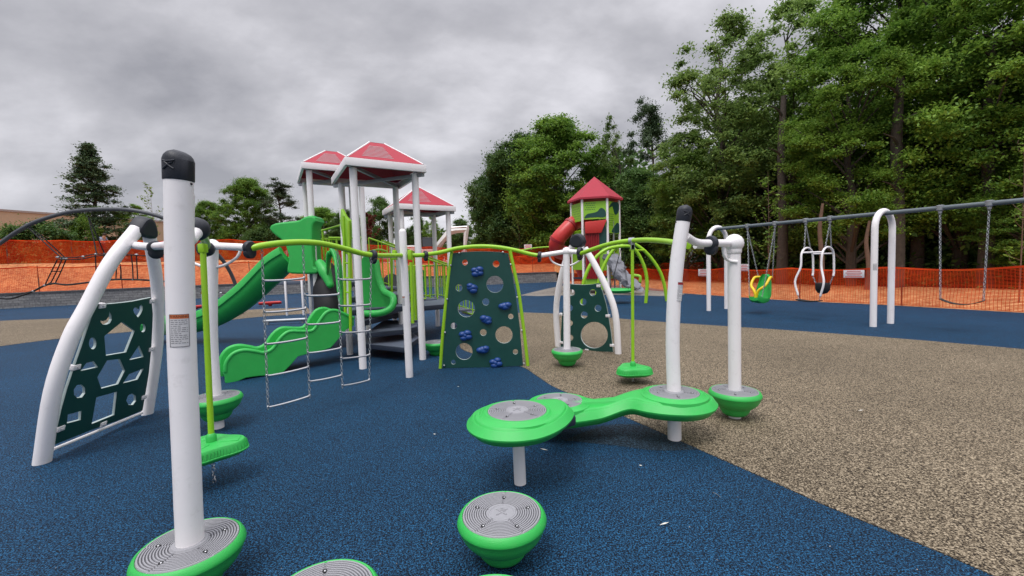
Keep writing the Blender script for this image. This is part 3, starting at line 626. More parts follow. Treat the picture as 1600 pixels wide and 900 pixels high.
def car(px, Y, yaw, m, label):
    p = D(px, 400, Y); z = hillz(p.x, Y); root = thing('parked_car', (0, 0, 0), label, 'car', 'dark vehicles parked behind the play structure')
    prof = [(-2.2, .35), (-2.25, .75), (-2.1, .98), (-1.5, 1.05), (-.9, 1.5), (.7, 1.55), (1.5, 1.1), (2.1, .95), (2.25, .7), (2.2, .35)]
    q = MB(); q.loft([[(x, y, zz if (abs(y) < .8 or zz < 1.1) else zz-.04) for x, zz in prof] for y in (-.86, -.8, .8, .86)]); q.build('body', m, root, bev=.03)
    for s2 in (-1, 1): MB().slab([(-1.3, s2*.868, 1.08), (-.82, s2*.868, 1.43), (.66, s2*.868, 1.46), (1.25, s2*.868, 1.1)], (0, 1, 0), .012).build('window', 'glass', root)
    for x in (-1.4, 1.4):
        for s2 in (-1, 1): 
            wo = MB().lathe([(.2, -.1), (.33, -.1), (.34, 0), (.33, .1), (.2, .1)], (x, s2*.8, .33), 18, basis((0, 1, 0))).build('wheel', 'tyre', root); MB().lathe([(.05, -.005), (.19, -.005), (.19, .005), (.05, .012)], (x, s2*.905, .33), 14, basis((0, s2, 0))).build('rim', 'galv', wo)
    root.location = (p.x, Y, z); root.rotation_euler = (0, 0, yaw)
car(528, 55, .2, 'car_dark', 'dark car parked under the dense trees seen left of the large roof posts')
car(565, 52, -.1, 'car_dark', 'dark car seen between the posts below the large roof')
car(606, 54, .1, 'car_silver', 'silver car seen beyond the lime stair railing')
# excavator
ex = D(664, 400, 46); ez = hillz(ex.x, 46); E = Vector((ex.x, 46, ez)); root = thing('excavator', E, 'white excavator with its jointed arm raised beyond the fence', 'excavator')
for s2 in (-1, 1):
    q = MB(); q.loft([[E+Vector((x, s2*1.0+dy, z)) for x, z in ((-1.6, .15), (-1.8, .45), (-1.6, .75), (1.6, .75), (1.8, .45), (1.6, .15), (1.3, 0), (-1.3, 0))] for dy in (-.25, .25)]); q.build('track', 'tyre', root, bev=.04)
q = MB(); q.box(E+Vector((-.3, 0, 1.35)), (2.8, 2.0, .9)); q.box(E+Vector((-1.3, 0, 1.6)), (1.0, 2.1, 1.2)); q.build('house_body', 'machine_white', root, bev=.12)
cb = MB().box(E+Vector((.5, -.5, 2.25)), (1.2, .95, 1.5)).build('cab', 'black', root, bev=.1); MB().box(E+Vector((.5, -.99, 2.45)), (.95, .03, .85)).build('window', 'glass', cb)
bm_ = lambda pts, r: MB().tube([E+Vector(p) for p in pts], r, 4, up=(0, 1, 0), sq=.6)
bm_(smooth_path([(.9, .3, 1.6), (2.2, .3, 3.0), (2.9, .3, 3.65), (4.6, .3, 3.75)], 3), [.28, .36, .36, .24]).build('boom', 'machine_white', root)
bm_([(4.7, .3, 4.15), (4.5, .3, 3.5), (4.25, .3, 1.5)], [.16, .26, .15]).build('stick', 'machine_white', root)
q = MB(); q.loft([[E+Vector((x, y, z)) for x, z in ((4.0, 1.5), (4.5, 1.55), (4.6, 1.1), (4.2, .75), (3.7, .8), (3.8, 1.0))] for y in (-.1, .7)]); q.build('bucket', 'galv', root, bev=.03)
q = MB(); q.tube([E+Vector((1.5, .3, 1.6)), E+Vector((2.4, .3, 3.0))], .09, 8); q.tube([E+Vector((2.9, .3, 4.05)), E+Vector((4.6, .3, 4.1))], .09, 8); q.build('hydraulic_cylinder', 'steel', root)
# person stooping beyond the far fence
def person(px, Y, label):
    p = D(px, 400, Y); z = hillz(p.x, Y)+1.25; root = thing('person', (p.x, Y, z), label, 'person')
    def skin(name, J, Ed, R, m, par):
        me = bpy.data.meshes.new(name); me.from_pydata(J, Ed, []); o = bpy.data.objects.new(name, me); COL.objects.link(o); o.parent = par
        md = o.modifiers.new('skin', 'SKIN'); 
        for i, r in enumerate(R): me.skin_vertices[0].data[i].radius = (r, r)
        me.skin_vertices[0].data[0].use_root = True
        o.modifiers.new('sub', 'SUBSURF').levels = 1; o.modifiers['sub'].render_levels = 1; me.materials.append(MT[m]); return o
    J = [(0, 0, .95), (.05, 0, 1.15), (.16, 0, 1.4), (.24, 0, 1.52), (.3, 0, 1.68), (.16, .2, 1.42), (.3, .27, 1.15), (.5, .22, 1.0), (.16, -.2, 1.42), (.3, -.27, 1.15), (.5, -.22, 1.0), (0, .1, .9), (.08, .12, .5), (0, .12, .06), (0, -.1, .9), (-.05, -.12, .5), (-.12, -.12, .06), (.16, .12, .02), (.04, -.12, .02)]
    E_ = [(0, 1), (1, 2), (2, 3), (3, 4), (2, 5), (5, 6), (6, 7), (2, 8), (8, 9), (9, 10), (0, 11), (11, 12), (12, 13), (0, 14), (14, 15), (15, 16), (13, 17), (16, 18)]
    R_ = [.16, .16, .18, .07, .11, .075, .055, .04, .075, .055, .04, .11, .075, .05, .11, .075, .05, .045, .045]
    bod = skin('body', J, E_, R_, 'skin', root)
    skin('shirt', [(0, 0, .92), (.05, 0, 1.15), (.16, 0, 1.4), (.16, .2, 1.43), (.26, .26, 1.22), (.16, -.2, 1.43), (.26, -.26, 1.22)], [(0, 1), (1, 2), (2, 3), (3, 4), (2, 5), (5, 6)], [.19, .19, .22, .1, .08, .1, .08], 'shirt', root)
    skin('trousers', [(0, 0, .95), (0, .1, .88), (.08, .12, .5), (0, .12, .12), (0, -.1, .88), (-.05, -.12, .5), (-.12, -.12, .12)], [(0, 1), (1, 2), (2, 3), (0, 4), (4, 5), (5, 6)], [.18, .13, .095, .07, .13, .095, .07], 'black', root)
    h_ = MB(); h_.ball((.27, 0, 1.73), .125); h_.build('hair', 'hair', root, local=True)
person(161, 37.0, 'person in a grey blue shirt stooping beyond the orange fence')
# ================================================================== PLAY EQUIPMENT
DR = .21   # radius of a grey tread
def emblem_pts():   # crossed runner like mark, unit size
    return [[(-.75, .62), (-.2, .48), (.35, .55), (.72, .7)], [(-.45, .4), (-.1, .1), (.25, -.25), (.6, -.55)], [(.5, .38), (.1, .08), (-.25, -.25), (-.65, -.6)]]
def tread(mb, c, r=DR, rot=0.3, emblem=True, hole=0, M=None, n=80):
    M = M or Matrix.Identity(3)
    prof = [(.0015, .004), (r*.30, .004), (r*.31, .007), (r*.35, .007), (r*.36, .004)]; k = r*.40
    while k < r*.95: prof += [(k, .004), (k+r*.004, -.001), (k+r*.026, -.001), (k+r*.030, .004)]; k += r*.058
    prof += [(r*.985, .004), (r, -.002), (r*1.0, -.02), (.002, -.021)]
    def zf(rr, a):
        if rr < r*.36 or rr > r*.99: return 0
        d = min(abs(((a-rot-q*2*PI/5+PI) % (2*PI))-PI) for q in range(5)); return -.006 if d*rr < .0048 else 0
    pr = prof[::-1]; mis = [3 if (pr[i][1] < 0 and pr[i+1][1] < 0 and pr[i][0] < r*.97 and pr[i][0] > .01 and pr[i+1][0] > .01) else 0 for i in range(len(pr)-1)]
    mb.m = 0; mb.lathe(pr, c, n*2, M, zf, mis)
    c = Vector(c)
    for q in range(5):
        a = rot+q*2*PI/5; p = c+M @ Vector((math.cos(a)*r*.70, math.sin(a)*r*.70, .004)); mb.m = 2; mb.lathe([(.002, -.002), (.0105, -.002), (.0105, .0015), (.002, .0016)], p, 12, M); mb.m = 1; mb.ball(p+M @ Vector((.002, -.001, .001)), .0055, 8, (1, 1, .6), M)
    mb.m = 0
    if emblem:
        for st in emblem_pts(): mb.tube([c+M @ Vector((x*r*.2, y*r*.2, .0055)) for x, y in st], .0035, 6)
        mb.ball(c+M @ Vector((0, r*.17, .006)), .007, 8, (1, 1, .5), M)
    return mb
BOWL = [(.002, -.018), (.205, -.018), (.213, .000), (.218, .002), (.228, -.006), (.237, -.024), (.2405, -.036), (.239, -.042), (.234, -.048), (.226, -.075), (.208, -.108), (.184, -.136), (.160, -.154), (.148, -.160), (.144, -.163), (.141, -.172), (.130, -.200), (.112, -.226), (.094, -.238), (.002, -.240)]
def bowl(mb, c, n=56): return mb.lathe(BOWL[::-1], c, n)
def stem(mb, c, ground=0): c = Vector(c); return mb.tube([(c.x, c.y, ground), (c.x, c.y, c.z-.22)], .057, 24)
def stepping_pod(c, label, rot=.3, group='stepping pods standing alone'):
    root = thing('stepping_pod', (c[0], c[1], 0), label, 'stepping pod', group)
    bo = bowl(MB(), c).build('bowl', 'green_plastic', root, ang=32); tread(MB(), c, rot=rot).build('tread', ['tread_grey', 'steel', 'black', 'tread_groove_shade'], bo, ang=25)
    stem(MB(), c).build('stem', 'white_paint', root); return root
def podc(px, py, Y): p = D(px, py, Y); return (p.x, p.y, p.z)
stepping_pod(podc(784, 801.5, 2.22), 'green stepping pod with a grey grooved top in the near centre, shown whole', .25)
stepping_pod(podc(501, 931, 1.685), 'green stepping pod cut by the bottom edge, between near post and centre pod', .62)
stepping_pod(podc(768, 966, 1.475), 'nearest stepping pod, only its far green rim showing at the bottom edge', .1)
stepping_pod(podc(682, 534, 7.6), 'small distant green stepping pod left of the climbing wall', .3)

# ---- the big post and rail circuit
CL = thing('climbing_circuit', (0, 5.5, 0), 'white posts and lime arched rails of the long climbing circuit across the foreground', 'climbing frame')
PR = .058
def warn_label(parent, c0, ax, r, w_, h_, face_dir, header='label_orange', name='warning_label'):
    # curved sticker on a round post: c0 centre on the axis, ax axis, face_dir outward direction
    ax = Vector(ax).normalized(); f = Vector(face_dir); f = (f-ax*f.dot(ax)).normalized(); s2 = ax.cross(f)
    def pt(x, z, rr): a = x/r; return Vector(c0)+f*math.cos(a)*rr+s2*math.sin(a)*rr+ax*z
    mb = MB()
    def patch(x0, x1, z0, z1, rr, mi):
        mb.m = mi; n = 6; k = len(mb.v)
        for i in range(n+1):
            x = x0+(x1-x0)*i/n; mb.v.append(pt(x, z0, rr)); mb.v.append(pt(x, z1, rr))
        for i in range(n): mb.face((k+2*i, k+2*i+2, k+2*i+3, k+2*i+1))
    patch(-w_/2, w_/2, -h_/2, h_/2, r+.0012, 0); patch(-w_/2, w_/2, h_/2-h_*.13, h_/2, r+.002, 1)
    for dx in (-1, 1): patch(dx*w_/2-.0012, dx*w_/2+.0012, -h_/2, h_/2, r+.0022, 2)
    for z in (-h_/2, h_/2): patch(-w_/2, w_/2, z-.0012, z+.0012, r+.0024, 2)
    rd = random.Random(int(h_*1e4)); n = 13
    for i in range(n):
        z = h_/2-h_*.19-h_*.76*i/n; x = -w_*.43; end = w_*(.43 if i % 4 != 3 else .1)
        while x < end: l = rd.uniform(.006, .016); patch(x, min(end, x+l), z, z+h_*.016, r+.002, 2); x += l+.0035
    mb.build(name, ['label_white', header, 'ink'], parent, fixn=False)
    if header == 'label_orange' and w_ > .05:
        cu = bpy.data.curves.new('t', 'FONT'); cu.body = 'WARNING'; cu.size = h_*.105; cu.align_x = 'CENTER'; cu.align_y = 'CENTER'; cu.extrude = .0
        ob = bpy.data.objects.new('t', cu); me = bpy.data.meshes.new_from_object(ob); bpy.data.objects.remove(ob)
        off = org(parent)
        for v in me.vertices: v.co = pt(-v.co.x if False else v.co.x, h_/2-h_*.065+v.co.y, r+.0032)-off
        me.materials.clear(); me.materials.append(MT['black']); o = bpy.data.objects.new('warning_text', me); COL.objects.link(o); o.parent = parent
def post_cap(parent, top, ax, r, h_=.118):
    ax = Vector(ax).normalized(); B = basis(ax, (-1, 0, 0)); top = Vector(top)
    q = MB(); n = 32; rings = []
    for z, rr in ((-h_, r*1.03), (-h_+.004, r*1.07), (-.024, r*1.09)): rings.append([(math.cos(2*PI*j/n)*rr, math.sin(2*PI*j/n)*rr, z) for j in range(n)])
    for k_, dz in ((1.08, -.012), (.99, .004), (.82, .016), (.5, .024), (.2, .026)): rings.append([(math.cos(2*PI*j/n)*r*k_, math.sin(2*PI*j/n)*r*k_, dz-.010*max(0, math.cos(2*PI*j/n))*k_-.012*max(0, -math.cos(2*PI*j/n))*k_) for j in range(n)])
    q.loft([[top+B @ Vector(p) for p in r_] for r_ in rings]); o = q.build('post_cap', 'charcoal', parent, ang=50)
    m = MB(); f = B @ Vector((.0, 1, 0)); f = Vector((0, -1, 0)); f = (f-ax*f.dot(ax)).normalized(); s2 = f.cross(ax)*-1
    for st in emblem_pts():
        m.tube([top+ax*(-h_*.46+y*r*.55)+(f*math.cos(x*.62)+s2*math.sin(x*.62))*(r*1.115) for x, y in st], .0042, 6)
    m.build('emblem', 'charcoal', o)
    m = MB()
    for s3 in (-1, 1): m.ball(top+ax*(-h_-.012)+s2*s3*r*1.02, .006, 8)
    m.build('bolt', 'charcoal', o)
def white_post(pts, r=PR, cap=None, name='post', label=None):
    q = MB(); path = smooth_path(pts, 5); q.tube(path, r, 32, 'round' if cap == 'round' else 'flat'); o = q.build(name, 'white_paint', CL, ang=50)
    if cap == 'dark': post_cap(o, path[-1]+(path[-1]-path[-2]).normalized()*.055, path[-1]-path[-2], r)
    return o
def podon(c, rot=.4, s=1, st=True):
    bo = bowl(MB(), c).build('balance_pod', 'green_plastic', CL, ang=32); tread(MB(), c, rot=rot, emblem=False).build('tread', ['tread_grey', 'steel', 'black', 'tread_groove_shade'], bo, ang=25)
    MB().lathe([(.06, .0), (.082, .002), (.076, .012), (.06, .014)], c, 32).build('collar', 'tread_grey', bo)
    if st: stem(MB(), c).build('stem', 'white_paint', bo)
# near left bowed post
Y1 = 2.07; near = [D(297, 842, Y1), D(291, 700, Y1+.0), D(285, 560, Y1), D(281, 420, Y1), D(279, 262, Y1)]
base = near[0]; po = white_post([(base.x+.004, base.y, 0)]+near, PR*1.02, 'dark', label='near')
warn_label(po, D(284, 514, Y1), near[3]-near[2], PR*1.02, .078, .155, (.46, -.86, -.0))
podon(podc(297, 849, Y1), .75)
# left T post with pod, and its rail head
def t_head(top, a, b, loop=True, r=.031):
    top = Vector(top); q = MB(); q.tube([a, top, b] if not isinstance(a, list) else a, r*1.15, 20); q.ball(top, .066, 20); h = q.build('cross_pipe', 'white_paint', CL, ang=60)
    if loop:
        d = (Vector(b)-Vector(a)).normalized(); l = MB()
        l.tube(smooth_path([top+d*(-.27)+Vector((0, 0, -.02)), top+d*(-.22)+Vector((0, 0, -.13)), top+d*(-.1)+Vector((0, 0, -.2)), top+d*0+Vector((0, 0, -.215)), top+d*.1+Vector((0, 0, -.2)), top+d*.22+Vector((0, 0, -.13)), top+d*.27+Vector((0, 0, -.02))], 4), .014, 10); l.build('hand_loop', 'white_paint', h)
def clamp(c, ax, s=1.0, big=False):
    B = basis(ax); c = Vector(c); q = MB(); q.lathe([(.036*s, -.030*s), (.058*s, -.026*s), (.066*s, -.010*s), (.066*s, .010*s), (.058*s, .026*s), (.036*s, .030*s)], c, 20, B)
    q.loft([[c+B @ (Vector((math.cos(a)*.062*k, math.sin(a)*.062*k, z))*s)+Vector((0, 0, -.055*t))*s for a in np.linspace(0, 2*PI, 16, endpoint=False)] for z, k, t in ((-.024, .7, 1), (-.017, .95, .85), (.017, .95, .85), (.024, .7, 1))])
    q.build('clamp', 'charcoal', CL, ang=45)
YA = 4.3; pA = Vector(podc(337, 619, YA)); topA = D(332, 384, YA)
white_post([(pA.x, pA.y, pA.z-.01), (pA.x, pA.y+.01, 1.0), (topA.x, topA.y, topA.z)], .052); podon((pA.x, pA.y, pA.z), .1)
q_ = CL.children[-2]
cA1 = D(390, 387, 4.12); cA0 = D(322, 390, 3.95)
t_head(topA, D(314, 392, 4.05), cA1); clamp(cA1, cA1-topA)
warn_label(CL, (pA.x-.02, pA.y, 1.32), (0, 0, 1), .052, .07, .2, (.3, -.95, 0))
# rail seen end on from the near post to the T post, carrying the triangular disc
b1 = D(307, 355, 2.28); q = MB(); q.tube(smooth_path([near[4]+Vector((.0, .04, -.12)), D(292, 372, 2.12), D(303, 366, 2.26), D(308, 362, 2.36)], 4), .033, 16); q.build('cross_pipe', 'white_paint', CL)
def bigclamp(c, ax, s=1):
    B = basis(ax); q = MB(); q.lathe([(.03*s, -.065*s), (.05*s, -.055*s), (.068*s, -.025*s), (.072*s, .01*s), (.06*s, .045*s), (.034*s, .06*s)], c, 22, B); q.build('clamp', 'charcoal', CL, ang=60)
bigclamp(D(306, 358, 2.34), Vector((.15, 1, .1)), .9)
railA = smooth_path([D(309, 362, 2.42), D(313, 364, 2.8), D(318, 370, 3.2), D(322, 380, 3.65), D(322, 388, 3.95)], 5)
MB().tube(railA, .031, 18).build('arched_rail', 'lime_paint', CL); bigclamp(D(321, 389, 3.9), Vector((0, 1, -.1)), 1.0)
# arch 1
Yc = lambda px: float(np.interp(px, [390, 418, 483, 530, 583, 612, 640], [4.12, 4.2, 4.56, 4.85, 5.2, 5.65, 6.15]))
ar1 = [D(x, y, Yc(x)) for x, y in ((393, 388), (410, 384), (440, 380), (473, 378.5), (505, 381), (540, 389), (565, 396), (583, 399))]
MB().tube(smooth_path(ar1, 5), .032, 20).build('arched_rail', 'lime_paint', CL, ang=60); clamp(ar1[-1], ar1[-1]-ar1[-2])
# round topped post with its rail piece
pC = G(640, 590); topC = D(629, 363, pC.y)
wp = white_post([(pC.x, pC.y, 0), (pC.x-.003, pC.y, 1.0), (topC.x, topC.y, topC.z)], .052, 'round')
warn_label(wp, (pC.x-.02, pC.y, 1.12), (0, 0, 1), .052, .06, .13, (.2, -.97, 0))
rl = [ar1[-1], D(600, 399.5, 5.5), D(629, 399, pC.y), D(650, 399, 6.22), D(665, 398, 6.3)]
MB().tube(smooth_path(rl, 4), .031, 16).build('rail', 'lime_paint', CL); clamp(rl[-1], rl[-1]-rl[-2], .9)
for x in (617, 641): MB().box(D(x, 398.5, pC.y), (.05, .11, .14)).build('bracket', 'lime_paint', CL, bev=.01)
# arch 2 over the climbing wall
ar2 = [D(x, y, Y) for x, y, Y in ((665, 398, 6.3), (690, 394, 6.4), (715, 388, 6.48), (745, 385, 6.52), (775, 386, 6.52), (805, 391, 6.5), (828, 397, 6.48), (843, 399.5, 6.45))]
MB().tube(smooth_path(ar2, 5), .031, 20).build('arched_rail', 'lime_paint', CL, ang=60); clamp(ar2[-1], ar2[-1]-ar2[-2], .95)
bl, br_ = G(688, 576.5), G(825, 573); tl = D(704, 393, 6.5)
WP = Plane(bl, br_, tl)
outer = [(706.5, 396)]+[(x, y) for x, y in ((720, 394.3), (735, 393.2), (750, 392.8), (765, 393), (780, 393.8))]+[(794, 396), (800, 425), (806, 463), (812, 510), (817, 571), (760, 573.5), (692, 574.5), (693, 540), (697, 500), (699, 470), (702, 430)]
Z4 = lambda x, y: (640+x/3.75, 360+y/3.75)
hol = [(325, 188, 17), (507, 196, 20), (500, 315, 50), (290, 335, 21), (447, 418, 21), (333, 457, 51), (593, 503, 16), (260, 558, 19), (432, 597, 20), (553, 611, 51), (620, 710, 16), (320, 708, 50), (257, 770, 14)]
holes = []
for x, y, r in hol: c = WP.uv(*Z4(x, y)); rr = abs(WP.uv(*Z4(x+r, y))[0]-c[0]); holes.append(circ(c, rr, 32))
cw = panel2d('climbing_panel', [WP.uv(*p) for p in outer], holes, WP, .022, 'panel_green', CL)
def handhold(parent, P, x, y, rot, kind):
    c = P.hit(x, y); side = 1 if P.n.y < 0 else -1; q = MB(); B = Matrix((P.u, P.v, P.n*side)).transposed(); rd = random.Random(int(x)); a = rot
    q.ball(c+B @ Vector((0, -.004, .018)), .082, 14, (1.05, .72, .55), B)
    for k in range(5 if kind else 3):
        dx, dy = [(-.038, .026), (.040, .030), (0, 0), (-.032, -.036), (.038, -.034)][k] if kind else [(-.048, 0), (.042, .018), (0, -.018)][k]
        ca, sa = math.cos(a), math.sin(a); q.ball(c+B @ Vector((dx*ca-dy*sa, dx*sa+dy*ca, .026)), .048+.008*rd.random(), 14, (1.12, .82, .78), B)
    q.build('handhold', 'blue_plastic', parent, ang=80)
for i, (x, y) in enumerate([(397, 240), (368, 335), (560, 442), (450, 520), (328, 613), (432, 697), (505, 772)]): handhold(cw, WP, *Z4(x, y), [.1, 1.9, 0, 2.2, .2, .1, .3][i], [1, 0, 0, 0, 1, 0, 1][i])
for path in ([(688, 577), (692, 520), (697, 470), (701, 430), (706, 393)], [(825, 573), (819, 520), (811, 460), (804, 425), (797, 392)]):
    L_ = [WP.hit(*p)+WP.n*(.0) for p in path]; MB().tube(smooth_path(L_, 4), .026, 14).build('panel_leg', 'lime_paint', CL)
q = MB()
for x, y in ((240, 205), (220, 403), (207, 597), (202, 790), (590, 200), (628, 392), (655, 585), (668, 778), (290, 133), (545, 128)): q.ball(WP.hit(*Z4(x+2, y))+Vector((0, -.022, 0)), .016, 8, (1, 1, 1))
q.build('bolt', 'steel', cw)
# T post by the far A frame
YB = 6.62; pB = Vector(podc(886, 546, 6.45)); topB = D(885, 393, 6.45)
white_post([(pB.x, pB.y, pB.z-.01), (topB.x, topB.y, topB.z)], .052); podon((pB.x, pB.y, pB.z), .2, st=False)
cB = D(906, 394, 6.35); t_head(topB, ar2[-1], cB); clamp(cB, cB-topB, 1.15)
# arch 3
ar3 = [D(x, y, Y) for x, y, Y in ((908, 396, 6.3), (925, 390, 6.12), (950, 382, 5.85), (970, 378, 5.65), (989, 376, 5.48), (1012, 375, 5.15), (1040, 377, 4.7), (1062, 381, 4.3), (1075, 384, 4.08))]
MB().tube(smooth_path(ar3, 5), .031, 20).build('arched_rail', 'lime_paint', CL, ang=60)
cp = D(988, 376, 5.48); q = MB(); q.tube([cp+Vector((0, .04, 0))-Vector((.03, 0, 0)), cp+Vector((.03, 0, 0))], .042, 16); q.box(cp+Vector((0, 0, -.06)), (.05, .05, .1)); q.build('bracket', 'galv', CL)
# right bowed post
YR = 3.7; gr_ = G(1054, 688); rp_ = [(gr_.x, gr_.y, 0), D(1053, 612, YR), D(1051, 540, YR), D(1053, 470, YR), D(1059, 400, YR), D(1069, 335, YR)]
rpost = white_post(rp_, .058, 'dark')
warn_label(rpost, D(1057, 455, YR), Vector(rp_[4])-Vector(rp_[3]), .058, .075, .16, (-.1, -.95, 0), 'dark_red')
topD = D(1147, 380, 4.12); pD = Vector(podc(1148, 610, 4.14))
white_post([(pD.x, pD.y, pD.z-.01), (topD.x, topD.y, topD.z-.02)], .058); podon((pD.x, pD.y, pD.z), .5)
q = MB(); q.ball(topD, .088, 24); q.lathe([(.060, -.10), (.066, -.09), (.068, -.04), (.05, -.02)], topD, 24); q.build('ball_cap', 'white_paint', CL, ang=60)
cD = D(1111, 380, 3.95); arm = smooth_path([D(1072, 369, YR), D(1084, 377, 3.78), D(1096, 380, 3.85), D(1111, 380, 3.95)], 4)
MB().tube(arm, .034, 16).build('cross_pipe', 'white_paint', CL); MB().tube([cD, topD], .036, 16).build('cross_pipe', 'white_paint', CL); clamp(cD, topD-cD, 1.05)
MB().tube([D(1086, 385, 4.0), D(1112, 386, 4.15)], .022, 10).build('cross_pipe', 'white_paint', CL)
dd = (topD-cD).normalized(); MB().tube(smooth_path([topD-dd*.17+Vector((0, 0, -.02)), topD-dd*.15+Vector((0, .0, -.12)), topD-dd*.08+Vector((0, 0, -.165)), topD+dd*.0+Vector((0, -.06, -.18))], 5), .015, 10).build('hand_loop', 'white_paint', CL)
# A frames with punched panels
def aframe(legs, caps, pxplane, panel_outer, holes_, th, bar_, clips, ph):
    P = Plane(*pxplane)
    for L_, rr in legs:
        q = MB(); q.tube(smooth_path([P.hit(*p) for p in L_], 5), rr, 24); q.build('leg', 'white_paint', CL, ang=60)
    pn = panel2d('climbing_panel', [P.uv(*p) for p in panel_outer], [[P.uv(*p) for p in h] for h in holes_], P, th, 'panel_green', CL, .002)
    for b_ in bar_: MB().tube([P.hit(*p) for p in b_], .014, 10).build('bar', 'white_paint', CL)
    side = 1 if P.n.y < 0 or P.n.x > .5 else -1
    for c in clips:
        q = MB(); B = Matrix((P.u, P.v, P.n)).transposed(); q.box(P.hit(*c), (.07, .045, .045), B); q.m = 1; q.ball(P.hit(*c)+P.n*.026, .011, 8); q.ball(P.hit(*c)-P.n*.026, .011, 8); q.build('panel_clip', ['white_paint', 'black'], pn, bev=.006)
    return P
Za = lambda x, y: (30+x/2.8125, 440+y/2.8125)
bL, bR = G(67, 724), G(230, 648); apx = D(227, 345, 4.25)
heart = [(517, 157), (500, 138), (495, 122), (502, 112), (513, 113), (520, 120), (524, 106), (532, 99), (539, 108), (537, 125), (528, 143)]
moon = [(352, 178), (350, 168), (362, 172), (376, 168), (388, 152), (390, 128), (400, 146), (402, 165), (394, 181), (378, 189), (362, 188)]
ov = lambda c, rx, ry, n=16, rot=0: [(c[0]+rx*math.cos(t)*math.cos(rot)-ry*math.sin(t)*math.sin(rot), c[1]+rx*math.cos(t)*math.sin(rot)+ry*math.sin(t)*math.cos(rot)) for t in np.linspace(0, 2*PI, n, endpoint=False)]
hs = [heart, moon, [(447, 175), (503, 215), (465, 310), (375, 325), (368, 238)], ov((317, 270), 17, 27), ov((538, 203), 13, 19), [(522, 278), (543, 330), (477, 345)], [(290, 355), (322, 348), (342, 375), (262, 393)], [(380, 345), (437, 338), (460, 390), (430, 450), (355, 470), (337, 420)],
      [(478, 405), (543, 380), (515, 430), (450, 447)], ov((259, 481), 27, 32, 8, .3), [(333, 507), (425, 482), (413, 585), (312, 626)], ov((488, 517), 22, 28, 7, .3), [(207, 583), (268, 566), (265, 607), (203, 623)]]
outA = [Za(*p) for p in ((335, 98), (360, 100), (400, 97), (440, 93), (490, 87), (535, 78), (575, 70), (582, 140), (580, 200), (575, 300), (565, 400), (552, 480), (537, 565), (440, 605), (300, 655), (152, 714), (160, 650), (180, 560), (205, 470), (235, 380), (270, 280), (300, 190))]
PA = aframe([([(65.5, 724), (83, 611), (110, 529), (136, 479), (173, 410), (214, 358)], .060), ([(230, 647), (240, 582), (246, 530), (247, 480), (244, 432), (233, 366)], .056)], None, (bL, bR, apx), outA, [[Za(*p) for p in h] for h in hs], .02,
       [[(83, 702), (222, 645)]], [Za(358, 105), Za(245, 375), Za(175, 645), Za(363, 625), Za(578, 85), Za(575, 296), Za(543, 507)], None)
def joint_cap(P, pix, k=.72, dy=0):
    cx_ = sum(p[0] for p in pix)/len(pix); cy_ = sum(p[1] for p in pix)/len(pix); pix = [(cx_+(x-cx_)*k, cy_+dy+(y-cy_)*k) for x, y in pix]
    panel2d('joint_cap', [P.uv(p.x, p.y) for p in smooth_path([Vector((*p, 0)) for p in pix], 3, closed=True)], [], P, .075, 'charcoal', CL, .030)
joint_cap(PA, [(207, 361), (214, 348), (222, 339), (230, 340), (236, 350), (239, 369), (230, 371), (222, 368), (213, 367)])
d_ = PA.hit(200, 405)-PA.hit(212, 372); warn_label(CL.children[-1] if False else CL, PA.hit(126, 502), PA.hit(136, 479)-PA.hit(118, 516), .060, .08, .2, (.5, -.85, .1), 'dark_red')
wp_ = smooth_path([PA.hit(209, 383), D(225, 385, 3.9), D(240, 385, 3.5), D(255, 384, 2.9), D(268, 383, 2.2)], 4); MB().tube(wp_, [.036, .034, .028, .026], 16).build('cross_pipe', 'white_paint', CL)
clamp(D(243, 387, 3.4), wp_[10]-wp_[8], .85)
Zb = lambda x, y: (830+x/3.335, 350+y/3.335)
bR2, bL2 = G(965, 554), G(873, 542.5); ap2 = D(903, 373, 7.5)
circs = [ov(c, r, r*1.0, 22) for c, r in (((323, 357), 18), ((272, 405), 18), ((350, 438), 18), ((278, 473), 18), ((213, 357), 17), ((203, 437), 17), ((203, 516), 16), ((205, 592), 16))]+[ov((330, 578), 71, 69, 40)]
outB = [Zb(*p) for p in ((196, 312), (240, 316), (280, 317), (320, 314), (352, 308), (372, 350), (392, 420), (405, 490), (417, 570), (427, 665), (340, 662), (205, 656), (156, 650), (157, 560), (163, 470), (176, 390))]
PB = aframe([([(966, 554), (962, 494), (950, 455), (929, 413), (914, 388)], .055), ([(872, 542), (869, 485), (875, 440), (886, 402), (896, 382)], .055)], None, (bL2, bR2, ap2), outB, [[Zb(*p) for p in h] for h in circs], .02, [],
       [Zb(352, 322), Zb(400, 478), Zb(422, 632), Zb(292, 657), Zb(157, 470), Zb(160, 617)], None)
joint_cap(PB, [(891, 384), (893, 376), (899, 370), (906, 369), (912, 374), (915, 383), (911, 389), (904, 391), (895, 389)], .74, -4)

